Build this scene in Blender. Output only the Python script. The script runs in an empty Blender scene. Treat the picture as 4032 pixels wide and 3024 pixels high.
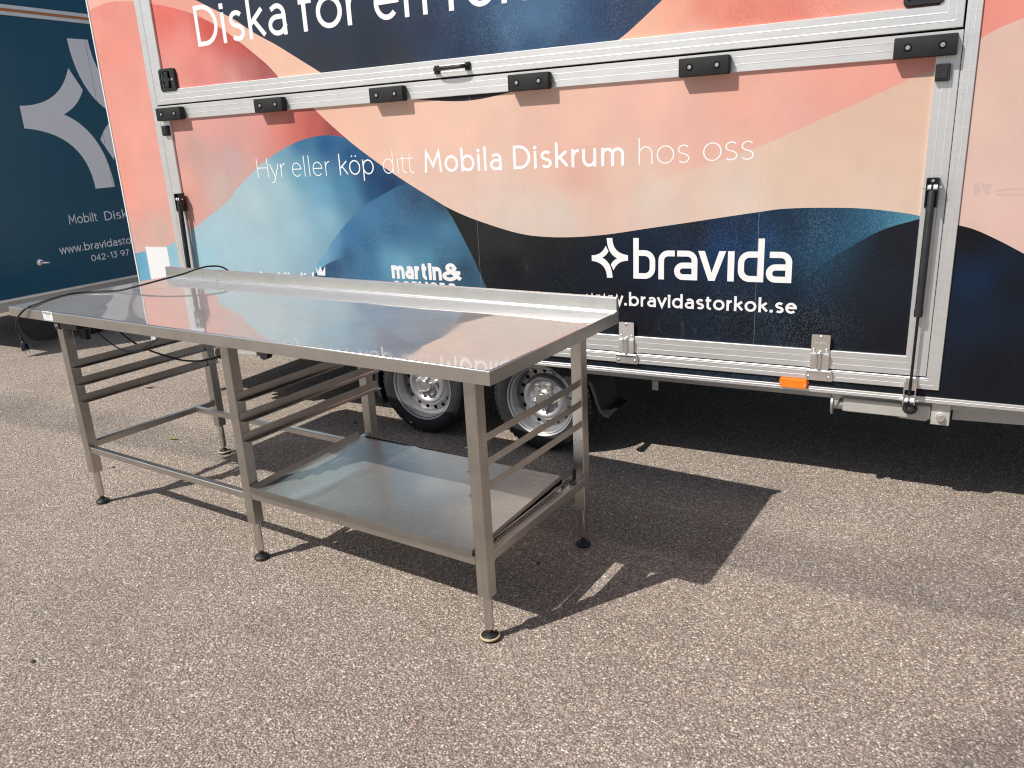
import bpy, bmesh, math, random
from mathutils import Vector, Matrix
from mathutils.geometry import delaunay_2d_cdt
from math import sin, cos, pi, radians

scene = bpy.context.scene
COL = scene.collection

# ------------------------------------------------------------------ camera
cam_d = bpy.data.cameras.new('camera')
cam = bpy.data.objects.new('camera', cam_d)
COL.objects.link(cam)
scene.camera = cam
RC = ((0.8815815436, 0.4694352416, -0.0494422478),
      (0.0972327970, -0.2830933693, -0.9541508934),
      (-0.4619088277, 0.8363544094, -0.2952143910))      # rows: image right, image down, forward
CAM = Vector((1.2569951, -3.2157940, 1.4857617))
m = Matrix.Identity(4)
for i in range(3):
    m[i][0] = RC[0][i]; m[i][1] = -RC[1][i]; m[i][2] = -RC[2][i]; m[i][3] = CAM[i]
cam.matrix_world = m
cam_d.sensor_fit = 'HORIZONTAL'; cam_d.sensor_width = 36.0
cam_d.lens = 3108.39 / 4032 * 36.0
cam_d.clip_start = 0.05; cam_d.clip_end = 2000

# ------------------------------------------------------------------ light
SUN = Vector((0.49166, 0.7310, -1.0)).normalized()      # direction the light travels
sun_d = bpy.data.lights.new('sun', 'SUN'); sun_d.energy = 4.75; sun_d.angle = radians(0.5)
sun_d.color = (1.0, 0.955, 0.89)
sun = bpy.data.objects.new('sun', sun_d); COL.objects.link(sun)
sun.rotation_euler = SUN.to_track_quat('-Z', 'Y').to_euler(); sun.location = (-4, -6, 8)
world = bpy.data.worlds.new('World'); scene.world = world; world.use_nodes = True
wn = world.node_tree
sky = wn.nodes.new('ShaderNodeTexSky'); sky.sky_type = 'NISHITA'; sky.sun_disc = False
to_sun = -SUN
sky.sun_elevation = math.asin(to_sun.z)
sky.sun_rotation = math.atan2(to_sun.x, to_sun.y)
sky.air_density = 1.0; sky.dust_density = 1.5; sky.ozone_density = 1.0
bg = wn.nodes['Background']; bg.inputs['Strength'].default_value = 0.079
wn.links.new(sky.outputs[0], bg.inputs['Color'])
vs = scene.view_settings
vs.view_transform = 'Standard'; vs.look = 'None'; vs.gamma = 1.0; vs.use_curve_mapping = False
vs.exposure = 0.0
scene.cycles.filter_width = 1.15

rnd = random.Random(7)

# ------------------------------------------------------------------ materials
def lin(c):
    c = c / 255.0
    return c / 12.92 if c <= 0.04045 else ((c + 0.055) / 1.055) ** 2.4
def rgb(r, g, b, k=1.0):
    return (lin(r) * k, lin(g) * k, lin(b) * k, 1.0)

class NT:
    def __init__(s, name):
        s.m = bpy.data.materials.new(name); s.m.use_nodes = True
        s.t = s.m.node_tree; s.b = s.t.nodes['Principled BSDF']
        s.tc = None
    def n(s, typ, **kw):
        x = s.t.nodes.new(typ)
        for k, v in kw.items(): setattr(x, k, v)
        return x
    def l(s, a, b): s.t.links.new(a, b)
    def obj(s):
        if not s.tc: s.tc = s.n('ShaderNodeTexCoord')
        return s.tc.outputs['Object']
    def map(s, scale=(1, 1, 1), rot=(0, 0, 0)):
        mp = s.n('ShaderNodeMapping'); mp.inputs['Scale'].default_value = scale
        mp.inputs['Rotation'].default_value = rot
        s.l(s.obj(), mp.inputs[0]); return mp.outputs[0]
    def noise(s, scale, vec=None, detail=3, rough=.55):
        x = s.n('ShaderNodeTexNoise'); x.inputs['Scale'].default_value = scale
        x.inputs['Detail'].default_value = detail; x.inputs['Roughness'].default_value = rough
        s.l(vec if vec else s.obj(), x.inputs['Vector']); return x.outputs[0]
    def voro(s, scale, vec=None, feature='F1', out='Distance', rnd=1.0):
        x = s.n('ShaderNodeTexVoronoi'); x.feature = feature; x.inputs['Scale'].default_value = scale
        x.inputs['Randomness'].default_value = rnd
        s.l(vec if vec else s.obj(), x.inputs['Vector']); return x.outputs[out]
    def ramp(s, fac, pts, interp='LINEAR'):
        r = s.n('ShaderNodeValToRGB'); r.color_ramp.interpolation = interp
        e = r.color_ramp.elements
        while len(e) < len(pts): e.new(0.5)
        for k, (p, c) in enumerate(pts):
            e[k].position = p
            e[k].color = c if isinstance(c, tuple) else (c, c, c, 1)
        s.l(fac, r.inputs[0]); return r.outputs[0]
    def mix(s, fac, a, b, typ='MIX'):
        x = s.n('ShaderNodeMix', data_type='RGBA', blend_type=typ)
        for sock, v in ((x.inputs[0], fac), (x.inputs[6], a), (x.inputs[7], b)):
            if isinstance(v, (int, float, tuple)): sock.default_value = v
            else: s.l(v, sock)
        return x.outputs[2]
    def math(s, op, a, b=None, c=None, clamp=False):
        x = s.n('ShaderNodeMath', operation=op); x.use_clamp = clamp
        for k, v in enumerate((a, b, c)):
            if v is None: continue
            if isinstance(v, (int, float)): x.inputs[k].default_value = v
            else: s.l(v, x.inputs[k])
        return x.outputs[0]
    def bump(s, h, strength=.3, dist=.002, prev=None):
        x = s.n('ShaderNodeBump'); x.inputs['Strength'].default_value = strength
        x.inputs['Distance'].default_value = dist
        s.l(h, x.inputs['Height'])
        if prev: s.l(prev, x.inputs['Normal'])
        return x.outputs[0]
    def set(s, **kw):
        names = dict(color='Base Color', rough='Roughness', metal='Metallic', spec='Specular IOR Level',
                     normal='Normal', coat='Coat Weight', coatr='Coat Roughness', aniso='Anisotropic', trans='Transmission Weight')
        for k, v in kw.items():
            i = s.b.inputs[names[k]]
            if isinstance(v, (int, float, tuple)): i.default_value = v
            else: s.l(v, i)
        return s.m

def plastic(name, col, rough=.5, spec=.4, grain=900, b=.12, wear=.25):
    t = NT(name)
    n1 = t.noise(14, detail=5)
    c = t.mix(t.ramp(n1, [(.42, 0.0), (.75, wear)]), col, tuple(min(1, v * 1.9 + .02) for v in col[:3]) + (1,))
    return t.set(color=c, rough=t.math('MULTIPLY_ADD', n1, .25, rough - .12), spec=spec,
                 normal=t.bump(t.noise(grain, detail=2), b, .0006))

def metal(name, col, rough=.3, stretch=(1, 1, 1), sc=60, b=.05, dirt=.35, var=.2, dist=.001, wav=0):
    t = NT(name)
    br = t.noise(sc, t.map(stretch), detail=6, rough=.7)
    big = t.noise(6, detail=4)
    d = tuple(v * .62 for v in col[:3]) + (1,)
    c = t.mix(t.math('MULTIPLY', t.ramp(big, [(.40, 0.0), (.70, 1.0)]), dirt), col, d)
    c = t.mix(t.math('MULTIPLY', t.ramp(br, [(.3, 1.0), (.62, 0.0)]), dirt * .6), c, d)
    r = t.math('ADD', t.math('MULTIPLY_ADD', br, var, rough - var * .5), t.math('MULTIPLY', big, var * .5))
    nm = t.bump(br, b, dist)
    if wav: nm = t.bump(t.noise(5, detail=2), wav, .02, nm)
    return t.set(color=c, rough=r, metal=1.0, normal=nm)

M = {}
# ground: worn asphalt, pale chips in a brown-grey binder
t = NT('worn_asphalt')
KG = 1.97
base = t.noise(2.2, detail=5, rough=.6)
cell = t.voro(146, feature='F1', out='Color'); cd = t.voro(146, feature='F1', out='Distance')
cell2 = t.voro(290, feature='F1', out='Color')
sep = t.n('ShaderNodeSeparateColor'); t.l(cell, sep.inputs[0])
sep2 = t.n('ShaderNodeSeparateColor'); t.l(cell2, sep2.inputs[0])
stone = t.ramp(sep.outputs[0], [(0, rgb(104, 94, 86, KG)), (.3, rgb(126, 115, 105, KG)), (.55, rgb(146, 134, 123, KG)), (.78, rgb(160, 148, 136, KG)), (.88, rgb(186, 176, 163, KG)), (.95, rgb(205, 199, 189, KG)), (.99, rgb(172, 132, 116, KG))])
fine = t.ramp(sep2.outputs[1], [(0, rgb(90, 81, 74, KG)), (.4, rgb(124, 113, 104, KG)), (.78, rgb(150, 138, 127, KG)), (.95, rgb(190, 181, 168, KG))])
c = t.mix(t.ramp(t.noise(60, detail=4), [(.40, 0.0), (.56, 1.0)]), stone, fine)
gap = t.ramp(cd, [(.30, 0.0), (.62, 1.0)])
c = t.mix(t.math('MULTIPLY', gap, .5), c, rgb(86, 77, 70))
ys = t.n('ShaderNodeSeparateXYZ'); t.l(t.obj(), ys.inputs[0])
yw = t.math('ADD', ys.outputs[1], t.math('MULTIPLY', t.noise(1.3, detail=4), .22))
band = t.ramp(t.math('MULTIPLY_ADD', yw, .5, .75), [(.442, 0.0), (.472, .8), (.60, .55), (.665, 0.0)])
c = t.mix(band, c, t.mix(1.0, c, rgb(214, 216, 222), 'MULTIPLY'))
cor = t.math('SUBTRACT', t.math('ADD', ys.outputs[0], t.math('MULTIPLY', t.noise(2.5, detail=4), .25)), t.math('MULTIPLY_ADD', ys.outputs[1], .65, 2.32))
c = t.mix(t.ramp(cor, [(.0, 0.0), (.12, .6)]), c, t.mix(1.0, c, rgb(206, 208, 218), 'MULTIPLY'))
c = t.mix(t.ramp(base, [(.38, 0.0), (.66, .3)]), c, t.mix(1.0, c, rgb(214, 208, 204), 'MULTIPLY'))
c = t.mix(t.ramp(t.noise(.9, detail=5), [(.5, 0.0), (.7, .25)]), c, t.mix(1.0, c, rgb(196, 194, 198), 'MULTIPLY'))
spot = t.ramp(t.voro(2.3, feature='F1'), [(.0, .75), (.022, .5), (.035, 0.0)])
c = t.mix(spot, c, rgb(70, 62, 58))
hue = t.n('ShaderNodeMix', data_type='RGBA', blend_type='MULTIPLY'); hue.inputs[0].default_value = 1; t.l(c, hue.inputs[6]); hue.inputs[7].default_value = (.995, 1.0, 1.0, 1); c = hue.outputs[2]
h = t.math('ADD', t.math('MULTIPLY', cd, -1.0), t.math('MULTIPLY', t.noise(240, detail=4, rough=.7), .9))
nm = t.bump(h, 1.0, .0042)
nm = t.bump(t.noise(14, detail=4), .25, .01, nm)
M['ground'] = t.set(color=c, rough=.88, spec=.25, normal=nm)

# printed vinyl: colour and dot pattern come from the print, with a gloss sheen painted into the black wave
t = NT('printed_vinyl')
at = t.n('ShaderNodeAttribute'); at.attribute_name = 'art'
dots = t.voro(150, t.map((1.25, 1, .85)), rnd=.8)
warp = t.noise(38, detail=2)
dm = t.ramp(t.math('ADD', dots, t.math('MULTIPLY', warp, .12)), [(.30, 1.0), (.62, 0.0)])
clump = t.ramp(t.noise(5, detail=3), [(.35, 0.15), (.65, 1.0)])
amt = t.math('MULTIPLY', t.math('MULTIPLY', dm, at.outputs['Alpha']), clump)
lighter = t.mix(1.0, at.outputs['Color'], (.085, .105, .115, 1), 'ADD')
c = t.mix(amt, at.outputs['Color'], lighter)
cl = t.noise(7, t.map((1, 1, .8)), detail=5)
c = t.mix(t.ramp(cl, [(.35, 0.0), (.65, .22)]), c, t.mix(1.0, c, rgb(215, 215, 222), 'MULTIPLY'))
spk = t.math('MULTIPLY', t.ramp(t.voro(9, t.map((1, 1, .55))), [(.012, 1.0), (.030, 0.0)]), t.ramp(t.noise(3.3, detail=2), [(.5, 0.0), (.6, .6)]))
c = t.mix(spk, c, (.10, .085, .075, 1))
smg = t.math('MULTIPLY', t.ramp(t.noise(16, t.map((1.6, 1, .5)), detail=6, rough=.7), [(.60, 0.0), (.72, .20)]), t.ramp(t.noise(1.7, detail=2), [(.48, 0.0), (.6, 1.0)]))
c = t.mix(smg, c, (.30, .27, .25, 1))
gr = t.noise(420, detail=2)
c = t.mix(t.math('MULTIPLY', t.ramp(gr, [(.35, 1.0), (.65, 0.0)]), .05), c, (.1, .08, .08, 1))
rip = t.noise(150, t.map((1, 1, .12)), detail=2)
nm = t.bump(rip, .035, .002); nm = t.bump(t.noise(1.4, detail=2), .12, .02, nm)
M['print'] = t.set(color=c, rough=t.math('MULTIPLY_ADD', t.noise(9, detail=4), .14, .30), spec=.20, normal=nm)

M['white'] = plastic('white_vinyl', (.84, .84, .84, 1), .4, .35, 500, .0, 0)
M['grey_white'] = plastic('pale_grey_vinyl', (.80, .82, .88, 1), .4, .3, 500, .0, 0)
M['alu'] = metal('anodised_aluminium', (.84, .84, .83, 1), .42, (.4, 1, 6), 22, .02, .22, .12)
M['alu'].node_tree.nodes['Principled BSDF'].inputs['Metallic'].default_value = .80
M['alu_v'] = metal('anodised_aluminium_upright', (.84, .84, .83, 1), .42, (6, 1, .4), 22, .02, .22, .12)
M['alu_v'].node_tree.nodes['Principled BSDF'].inputs['Metallic'].default_value = .80
M['zinc'] = metal('galvanised_steel', (.52, .53, .53, 1), .5, (1, 1, 1), 40, .10, .5, .2)
M['zinc_pale'] = metal('weathered_zinc_plate', (.60, .59, .55, 1), .55, (1, 1, 1), 30, .06, .3, .15)
M['zinc_pale'].node_tree.nodes['Principled BSDF'].inputs['Metallic'].default_value = .5
M['chrome'] = metal('bright_zinc', (.93, .92, .90, 1), .27, (1, 1, 1), 60, .02, .04, .08)
M['steel_top'] = None
# stainless table top: two lobes, sharp mirror under fine scratches
def stainless(name, col, r0, r1, mixv, stretch, b=.03, wav=.0, wsc=3.0, scr=.5, dust=.45):
    t = NT(name)
    br = t.noise(55, t.map(stretch), detail=8, rough=.75)
    big = t.noise(4.5, detail=5)
    sm = t.ramp(t.noise(22, detail=6), [(.45, 0.0), (.7, 1.0)])
    c = t.mix(t.math('MULTIPLY', t.ramp(big, [(.42, 0.0), (.68, 1.0)]), .28), col, tuple(v * .72 for v in col[:3]) + (1,))
    c = t.mix(t.math('MULTIPLY', sm, .12), c, tuple(v * .6 for v in col[:3]) + (1,))
    nm = t.bump(br, b, .0006)
    if wav: nm = t.bump(t.noise(wsc, detail=1.5), wav, .02, nm)
    vor = t.noise(9, t.map((1.0, 34, 1), (0, 0, .35)), detail=3)
    vor2 = t.noise(8, t.map((1.0, 40, 1), (0, 0, -.25)), detail=3)
    msk = t.ramp(t.noise(6.5, detail=3), [(.45, 0.0), (.62, 1.0)])
    sc = t.math('MAXIMUM', t.ramp(vor, [(.645, 0.0), (.70, 1.0)]), t.ramp(vor2, [(.645, 0.0), (.70, 1.0)]))
    t.set(color=c, metal=1.0, normal=nm, rough=t.math('MULTIPLY_ADD', big, .12, r0 - .06))
    b2 = t.n('ShaderNodeBsdfPrincipled'); b2.inputs['Metallic'].default_value = dust
    b2.inputs['Roughness'].default_value = r1
    t.l(c, b2.inputs['Base Color']); t.l(nm, b2.inputs['Normal'])
    ms = t.n('ShaderNodeMixShader')
    f = t.math('ADD', t.math('MULTIPLY_ADD', big, .25, mixv - .12), t.math('MULTIPLY', t.math('MULTIPLY', sc, msk), scr), clamp=True)
    f = t.math('ADD', f, t.math('MULTIPLY', t.ramp(br, [(.4, 0.0), (.7, 1.0)]), .12), clamp=True)
    t.l(f, ms.inputs[0]); t.l(t.b.outputs[0], ms.inputs[1]); t.l(b2.outputs[0], ms.inputs[2])
    t.l(ms.outputs[0], t.t.nodes['Material Output'].inputs['Surface'])
    return t.m
M['top'] = stainless('stainless_worktop', (.72, .72, .705, 1), .04, .50, .30, (1.0, 9, 1), .005, .045, 3.2, .25)
M['shelf'] = stainless('stainless_tray', (.63, .62, .595, 1), .20, .48, .50, (1.0, 3, 1), .04, .14, 4.0, .8, .8)
M['fold_highlight'] = metal('highlight_fold', (.86, .85, .82, 1), .24, (.25, 1, 9), 30, .02, .12, .12)  # lighter than the sheet: sun highlight along the folds put into the colour
M['edge'] = metal('brushed_stainless_edge', (.65, .64, .615, 1), .27, (.25, 1, 9), 50, .05, .45, .25)
M['leg'] = metal('brushed_stainless_leg', (.585, .56, .525, 1), .30, (9, 9, .25), 45, .05, .75, .25)
M['rail'] = metal('brushed_stainless_rail', (.60, .57, .54, 1), .30, (9, .25, 9), 45, .05, .5, .22)
M['rail_x'] = metal('brushed_stainless_long_rail', (.58, .56, .53, 1), .30, (.25, 9, 9), 45, .05, .4, .22)
M['tube'] = metal('turned_steel', (.66, .65, .63, 1), .16, (9, 9, .3), 60, .04, .3, .2)
M['rim'] = metal('silver_wheel_paint', (.46, .46, .47, 1), .40, (1, 1, 1), 120, .02, .35, .12)
M['rim'].node_tree.nodes['Principled BSDF'].inputs['Metallic'].default_value = .75
M['black'] = plastic('black_plastic', (.022, .022, .024, 1), .50, .35)
M['black_gloss'] = plastic('glossy_black_plastic', (.010, .010, .012, 1), .22, .5, 400, .03, .1)
M['rubber'] = plastic('buffer_rubber', (.018, .018, .018, 1), .68, .3, 300, .2, .35)
M['tyre'] = plastic('tyre_rubber', (.020, .020, .021, 1), .66, .3, 260, .3, .5)
M['tyre_text'] = plastic('tyre_relief', (.045, .045, .046, 1), .6, .3, 260, .1, .2)
M['cable'] = plastic('cable_rubber', (.012, .012, .016, 1), .38, .5, 300, .1, .2)
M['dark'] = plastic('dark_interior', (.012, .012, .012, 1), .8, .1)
M['underside'] = plastic('plywood_floor_underside', (.05, .045, .04, 1), .85, .1)
M['foot'] = plastic('foot_rubber', (.016, .017, .018, 1), .45, .4, 150, .4, .8)
M['rust'] = plastic('rusty_thread', (.13, .06, .03, 1), .8, .2, 200, .4, .6)
M['cream'] = plastic('worn_cream_ring', (.50, .43, .26, 1), .7, .3, 120, .4, .5)
M['orange'] = plastic('amber_lens', (.95, .21, .012, 1), .22, .5, 60, .1, .25)
M['orange_trim'] = plastic('orange_stripe', (.55, .20, .07, 1), .5, .3, 60, .05, .1)
M['nylon'] = plastic('white_nylon', (.72, .74, .76, 1), .4, .4, 60, .03, 0)
M['sticker'] = plastic('white_label_paper', (.78, .79, .80, 1), .45, .35, 60, .03, 0)
M['ink'] = plastic('grey_label_ink', (.10, .10, .12, 1), .6, .2, 60, .03, 0)
M['ink_pale'] = plastic('pale_label_ink', (.42, .44, .46, 1), .6, .2, 60, .03, 0)
M['scuff'] = plastic('scuff_residue', (.56, .42, .37, 1), .6, .2, 60, .03, 0)
M['scuff2'] = plastic('grey_scuff', (.42, .42, .42, 1), .7, .2, 60, .03, 0)
M['yellow_leaf'] = plastic('yellow_leaf', (.50, .50, .10, 1), .6, .3, 60, .1, .3)
M['brown_leaf'] = plastic('brown_leaf', (.09, .055, .03, 1), .7, .2, 60, .1, .3)
M['stone_pale'] = plastic('pale_stone', (.55, .52, .47, 1), .8, .2, 60, .3, .3)
M['stone_dark'] = plastic('dark_stone', (.10, .09, .085, 1), .8, .2, 60, .3, .3)
# blue trailer film
t = NT('petrol_blue_film')
cl = t.noise(1.3, t.map((1, 1, 2.2)), detail=4)
c = t.mix(t.ramp(cl, [(.4, 0.0), (.7, .5)]), rgb(14, 82, 110), rgb(20, 72, 98))
nm = t.bump(t.noise(1.2, t.map((1, 1, 3)), detail=2), .25, .03)
nm = t.bump(t.noise(160, detail=2), .04, .001, nm)
M['blue'] = t.set(color=c, rough=.24, spec=.4, normal=nm)

# ------------------------------------------------------------------ geometry helpers
def new_obj(name, bm, mat, parent=None, loc=None, smooth=False, label=None):
    me = bpy.data.meshes.new(name)
    bm.normal_update()
    bm.to_mesh(me); bm.free()
    if smooth:
        for p in me.polygons: p.use_smooth = True
        me.set_sharp_from_angle(angle=radians(smooth if smooth is not True else 35))
    for x in (mat if isinstance(mat, (list, tuple)) else [mat]): me.materials.append(x)
    o = bpy.data.objects.new(name, me); COL.objects.link(o)
    if parent: o.parent = parent
    if loc: o.location = loc
    if label: o['label'] = label
    return o
def thing(name, label, cat, loc=(0, 0, 0), rz=0, group=None):
    o = bpy.data.objects.new(name, None); COL.objects.link(o)
    o.empty_display_size = .1
    o.location = loc; o.rotation_euler = (0, 0, rz); tag(o, label, cat, group)
    return o
def tag(o, label, cat, group=None):
    o['label'] = label; o['category'] = cat
    if group: o['group'] = group
def B(): return bmesh.new()
def box(bm, x0, x1, y0, y1, z0, z1, bev=0, seg=1, mtx=None):
    r = bmesh.ops.create_cube(bm, size=1.0)
    vsx = r['verts']
    for v in vsx:
        v.co = Vector(((x0 + x1) / 2 + v.co.x * (x1 - x0), (y0 + y1) / 2 + v.co.y * (y1 - y0), (z0 + z1) / 2 + v.co.z * (z1 - z0)))
    allv = list(vsx)
    if bev > 0:
        es = list({e for v in vsx for e in v.link_edges})
        rr = bmesh.ops.bevel(bm, geom=es, offset=bev, segments=seg, profile=.5, affect='EDGES', clamp_overlap=True)
        allv = list(set(rr['verts']) | {v for v in vsx if v.is_valid})
    if mtx: bmesh.ops.transform(bm, matrix=mtx, verts=allv)
    return allv
def cyl(bm, p0, p1, r0, r1=None, n=20, caps=True):
    p0 = Vector(p0); p1 = Vector(p1); r1 = r0 if r1 is None else r1
    d = (p1 - p0); q = d.normalized().to_track_quat('Z', 'Y').to_matrix()
    a = [bm.verts.new(p0 + q @ Vector((r0 * cos(2 * pi * k / n), r0 * sin(2 * pi * k / n), 0))) for k in range(n)]
    b = [bm.verts.new(p1 + q @ Vector((r1 * cos(2 * pi * k / n), r1 * sin(2 * pi * k / n), 0))) for k in range(n)]
    for k in range(n): bm.faces.new((a[k], a[(k + 1) % n], b[(k + 1) % n], b[k]))
    if caps:
        bm.faces.new(a[::-1]); bm.faces.new(b)
    return a + b
def lathe(bm, prof, n=48, origin=(0, 0, 0), axis='y', closed=False):
    """prof: (radius, offset along the axis); axis 'y' or 'z'"""
    rings = []
    O = Vector(origin)
    for r, h in prof:
        ring = []
        for k in range(n):
            a = 2 * pi * k / n
            p = Vector((r * cos(a), h, r * sin(a))) if axis == 'y' else Vector((r * cos(a), r * sin(a), h))
            ring.append(bm.verts.new(O + p))
        rings.append(ring)
    pairs = list(zip(rings, rings[1:]))
    if closed: pairs.append((rings[-1], rings[0]))
    for A, C in pairs:
        for k in range(n):
            bm.faces.new((A[k], A[(k + 1) % n], C[(k + 1) % n], C[k]))
    return rings
def fix(bm): bmesh.ops.recalc_face_normals(bm, faces=bm.faces[:])
def tube(bm, pts, r, n=10, sub=6):
    """smooth tube through points (Catmull-Rom)"""
    P = [Vector(p) for p in pts]; out = []
    for i in range(len(P) - 1):
        p0 = P[i - 1] if i else P[0] * 2 - P[1]; p1 = P[i]; p2 = P[i + 1]; p3 = P[i + 2] if i + 2 < len(P) else P[-1] * 2 - P[-2]
        for k in range(sub):
            u = k / sub
            out.append(.5 * ((2 * p1) + (p2 - p0) * u + (2 * p0 - 5 * p1 + 4 * p2 - p3) * u * u + (3 * p1 - p0 - 3 * p2 + p3) * u ** 3))
    out.append(P[-1])
    prev = None; up = Vector((0, 0, 1)); rings = []
    for i, p in enumerate(out):
        d = (out[min(i + 1, len(out) - 1)] - out[max(i - 1, 0)]).normalized()
        if prev is None: side = d.cross(up).normalized() if abs(d.z) < .95 else d.cross(Vector((0, 1, 0))).normalized()
        else: side = (prev - d * prev.dot(d)).normalized()
        prev = side; u2 = d.cross(side)
        rings.append([bm.verts.new(p + side * r * cos(2 * pi * k / n) + u2 * r * sin(2 * pi * k / n)) for k in range(n)])
    for A, C in zip(rings, rings[1:]):
        for k in range(n): bm.faces.new((A[k], A[(k + 1) % n], C[(k + 1) % n], C[k]))
    bm.faces.new(rings[0][::-1]); bm.faces.new(rings[-1])
    return out
def prism(bm, poly, y0, y1, bev=0):
    """poly in x,z extruded along y"""
    a = [bm.verts.new((x, y0, z)) for x, z in poly]; b = [bm.verts.new((x, y1, z)) for x, z in poly]
    n = len(poly)
    bm.faces.new(a); bm.faces.new(b[::-1])
    for k in range(n): bm.faces.new((a[k], b[k], b[(k + 1) % n], a[(k + 1) % n]))
    fix(bm)
def round_rect(x0, x1, z0, z1, r, n=5):
    out = []
    for cx, cz, a0 in ((x1 - r, z1 - r, 0), (x0 + r, z1 - r, 90), (x0 + r, z0 + r, 180), (x1 - r, z0 + r, 270)):
        for k in range(n + 1):
            a = radians(a0 + 90 * k / n); out.append((cx + r * cos(a), cz + r * sin(a)))
    return out
def frame_loop(bm, x0, x1, z0, z1, sec):
    """mitred rectangular frame of a profile; sec = (distance inwards, y)"""
    rings = []
    for tt, y in sec:
        rings.append([bm.verts.new((x, y, z)) for x, z in ((x0 + tt, z0 + tt), (x1 - tt, z0 + tt), (x1 - tt, z1 - tt), (x0 + tt, z1 - tt))])
    for A, C in zip(rings, rings[1:]):
        for k in range(4): bm.faces.new((A[k], A[(k + 1) % 4], C[(k + 1) % 4], C[k]))
    fix(bm)

# ------------------------------------------------------------------ 2D shapes -> triangles
def winding(poly, x, y):
    w = 0; n = len(poly)
    for i in range(n):
        x0, y0 = poly[i]; x1, y1 = poly[(i + 1) % n]
        if y0 <= y < y1 or y1 <= y < y0:
            if (x1 - x0) * (y - y0) / (y1 - y0) + x0 > x: w += 1 if y1 > y0 else -1
    return w
def triangulate(polys):
    """union (non-zero winding) of polygons -> verts, tris"""
    vs_, es_ = [], []
    for p in polys:
        s = len(vs_); vs_ += [Vector(q) for q in p]
        es_ += [(s + i, s + (i + 1) % len(p)) for i in range(len(p))]
    r = delaunay_2d_cdt(vs_, es_, [], 0, 1e-6)
    V = [(v.x, v.y) for v in r[0]]; T = []
    boxes = [(min(q[0] for q in p), max(q[0] for q in p), min(q[1] for q in p), max(q[1] for q in p), p) for p in polys]
    for f in r[2]:
        cx = sum(V[i][0] for i in f) / len(f); cy = sum(V[i][1] for i in f) / len(f)
        w = 0
        for a, b, c_, d, p in boxes:
            if a <= cx <= b and c_ <= cy <= d:
                w += winding(p, cx, cy)
        if w != 0: T.append(f)
    return V, T
def ribbon(pts, w, closed=False):
    """flat-ended stroke of width w -> polygons, all wound so that the stroke counts positive"""
    P = []
    for p in pts:
        if not P or math.hypot(p[0] - P[-1][0], p[1] - P[-1][1]) > 1e-6: P.append(p)
    if closed and math.hypot(P[0][0] - P[-1][0], P[0][1] - P[-1][1]) < 1e-5: P.pop()
    n = len(P); L, R = [], []
    for i in range(n):
        def seg(a, b):
            dx, dy = b[0] - a[0], b[1] - a[1]; l = math.hypot(dx, dy); return dx / l, dy / l
        if closed: d1 = seg(P[i - 1], P[i]); d2 = seg(P[i], P[(i + 1) % n])
        else:
            d1 = seg(P[max(i - 1, 0)], P[max(i, 1)]); d2 = seg(P[min(i, n - 2)], P[min(i + 1, n - 1)])
        nx, ny = -(d1[1] + d2[1]), d1[0] + d2[0]; l = math.hypot(nx, ny) or 1; nx /= l; ny /= l
        k = max(.35, nx * -d1[1] + ny * d1[0]); s = w / 2 / k
        L.append((P[i][0] + nx * s, P[i][1] + ny * s)); R.append((P[i][0] - nx * s, P[i][1] - ny * s))
    def area(p): return sum(p[i][0] * p[(i + 1) % len(p)][1] - p[(i + 1) % len(p)][0] * p[i][1] for i in range(len(p)))
    if closed:
        a, b = (L, R) if abs(area(L)) > abs(area(R)) else (R, L)
        if area(a) < 0: a = a[::-1]
        if area(b) > 0: b = b[::-1]
        return [a, b]
    q = L + R[::-1]
    return [q if area(q) > 0 else q[::-1]]

def arc(cx, cy, rx, ry, a0, a1, n=None):
    n = n or max(4, int(abs(a1 - a0) / 12))
    return [(cx + rx * cos(radians(a0 + (a1 - a0) * k / n)), cy + ry * sin(radians(a0 + (a1 - a0) * k / n))) for k in range(n + 1)]
def bez(p0, p1, p2, n=10):
    return [((1 - u) ** 2 * p0[0] + 2 * u * (1 - u) * p1[0] + u * u * p2[0], (1 - u) ** 2 * p0[1] + 2 * u * (1 - u) * p1[1] + u * u * p2[1]) for u in [k / n for k in range(n + 1)]]

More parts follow.
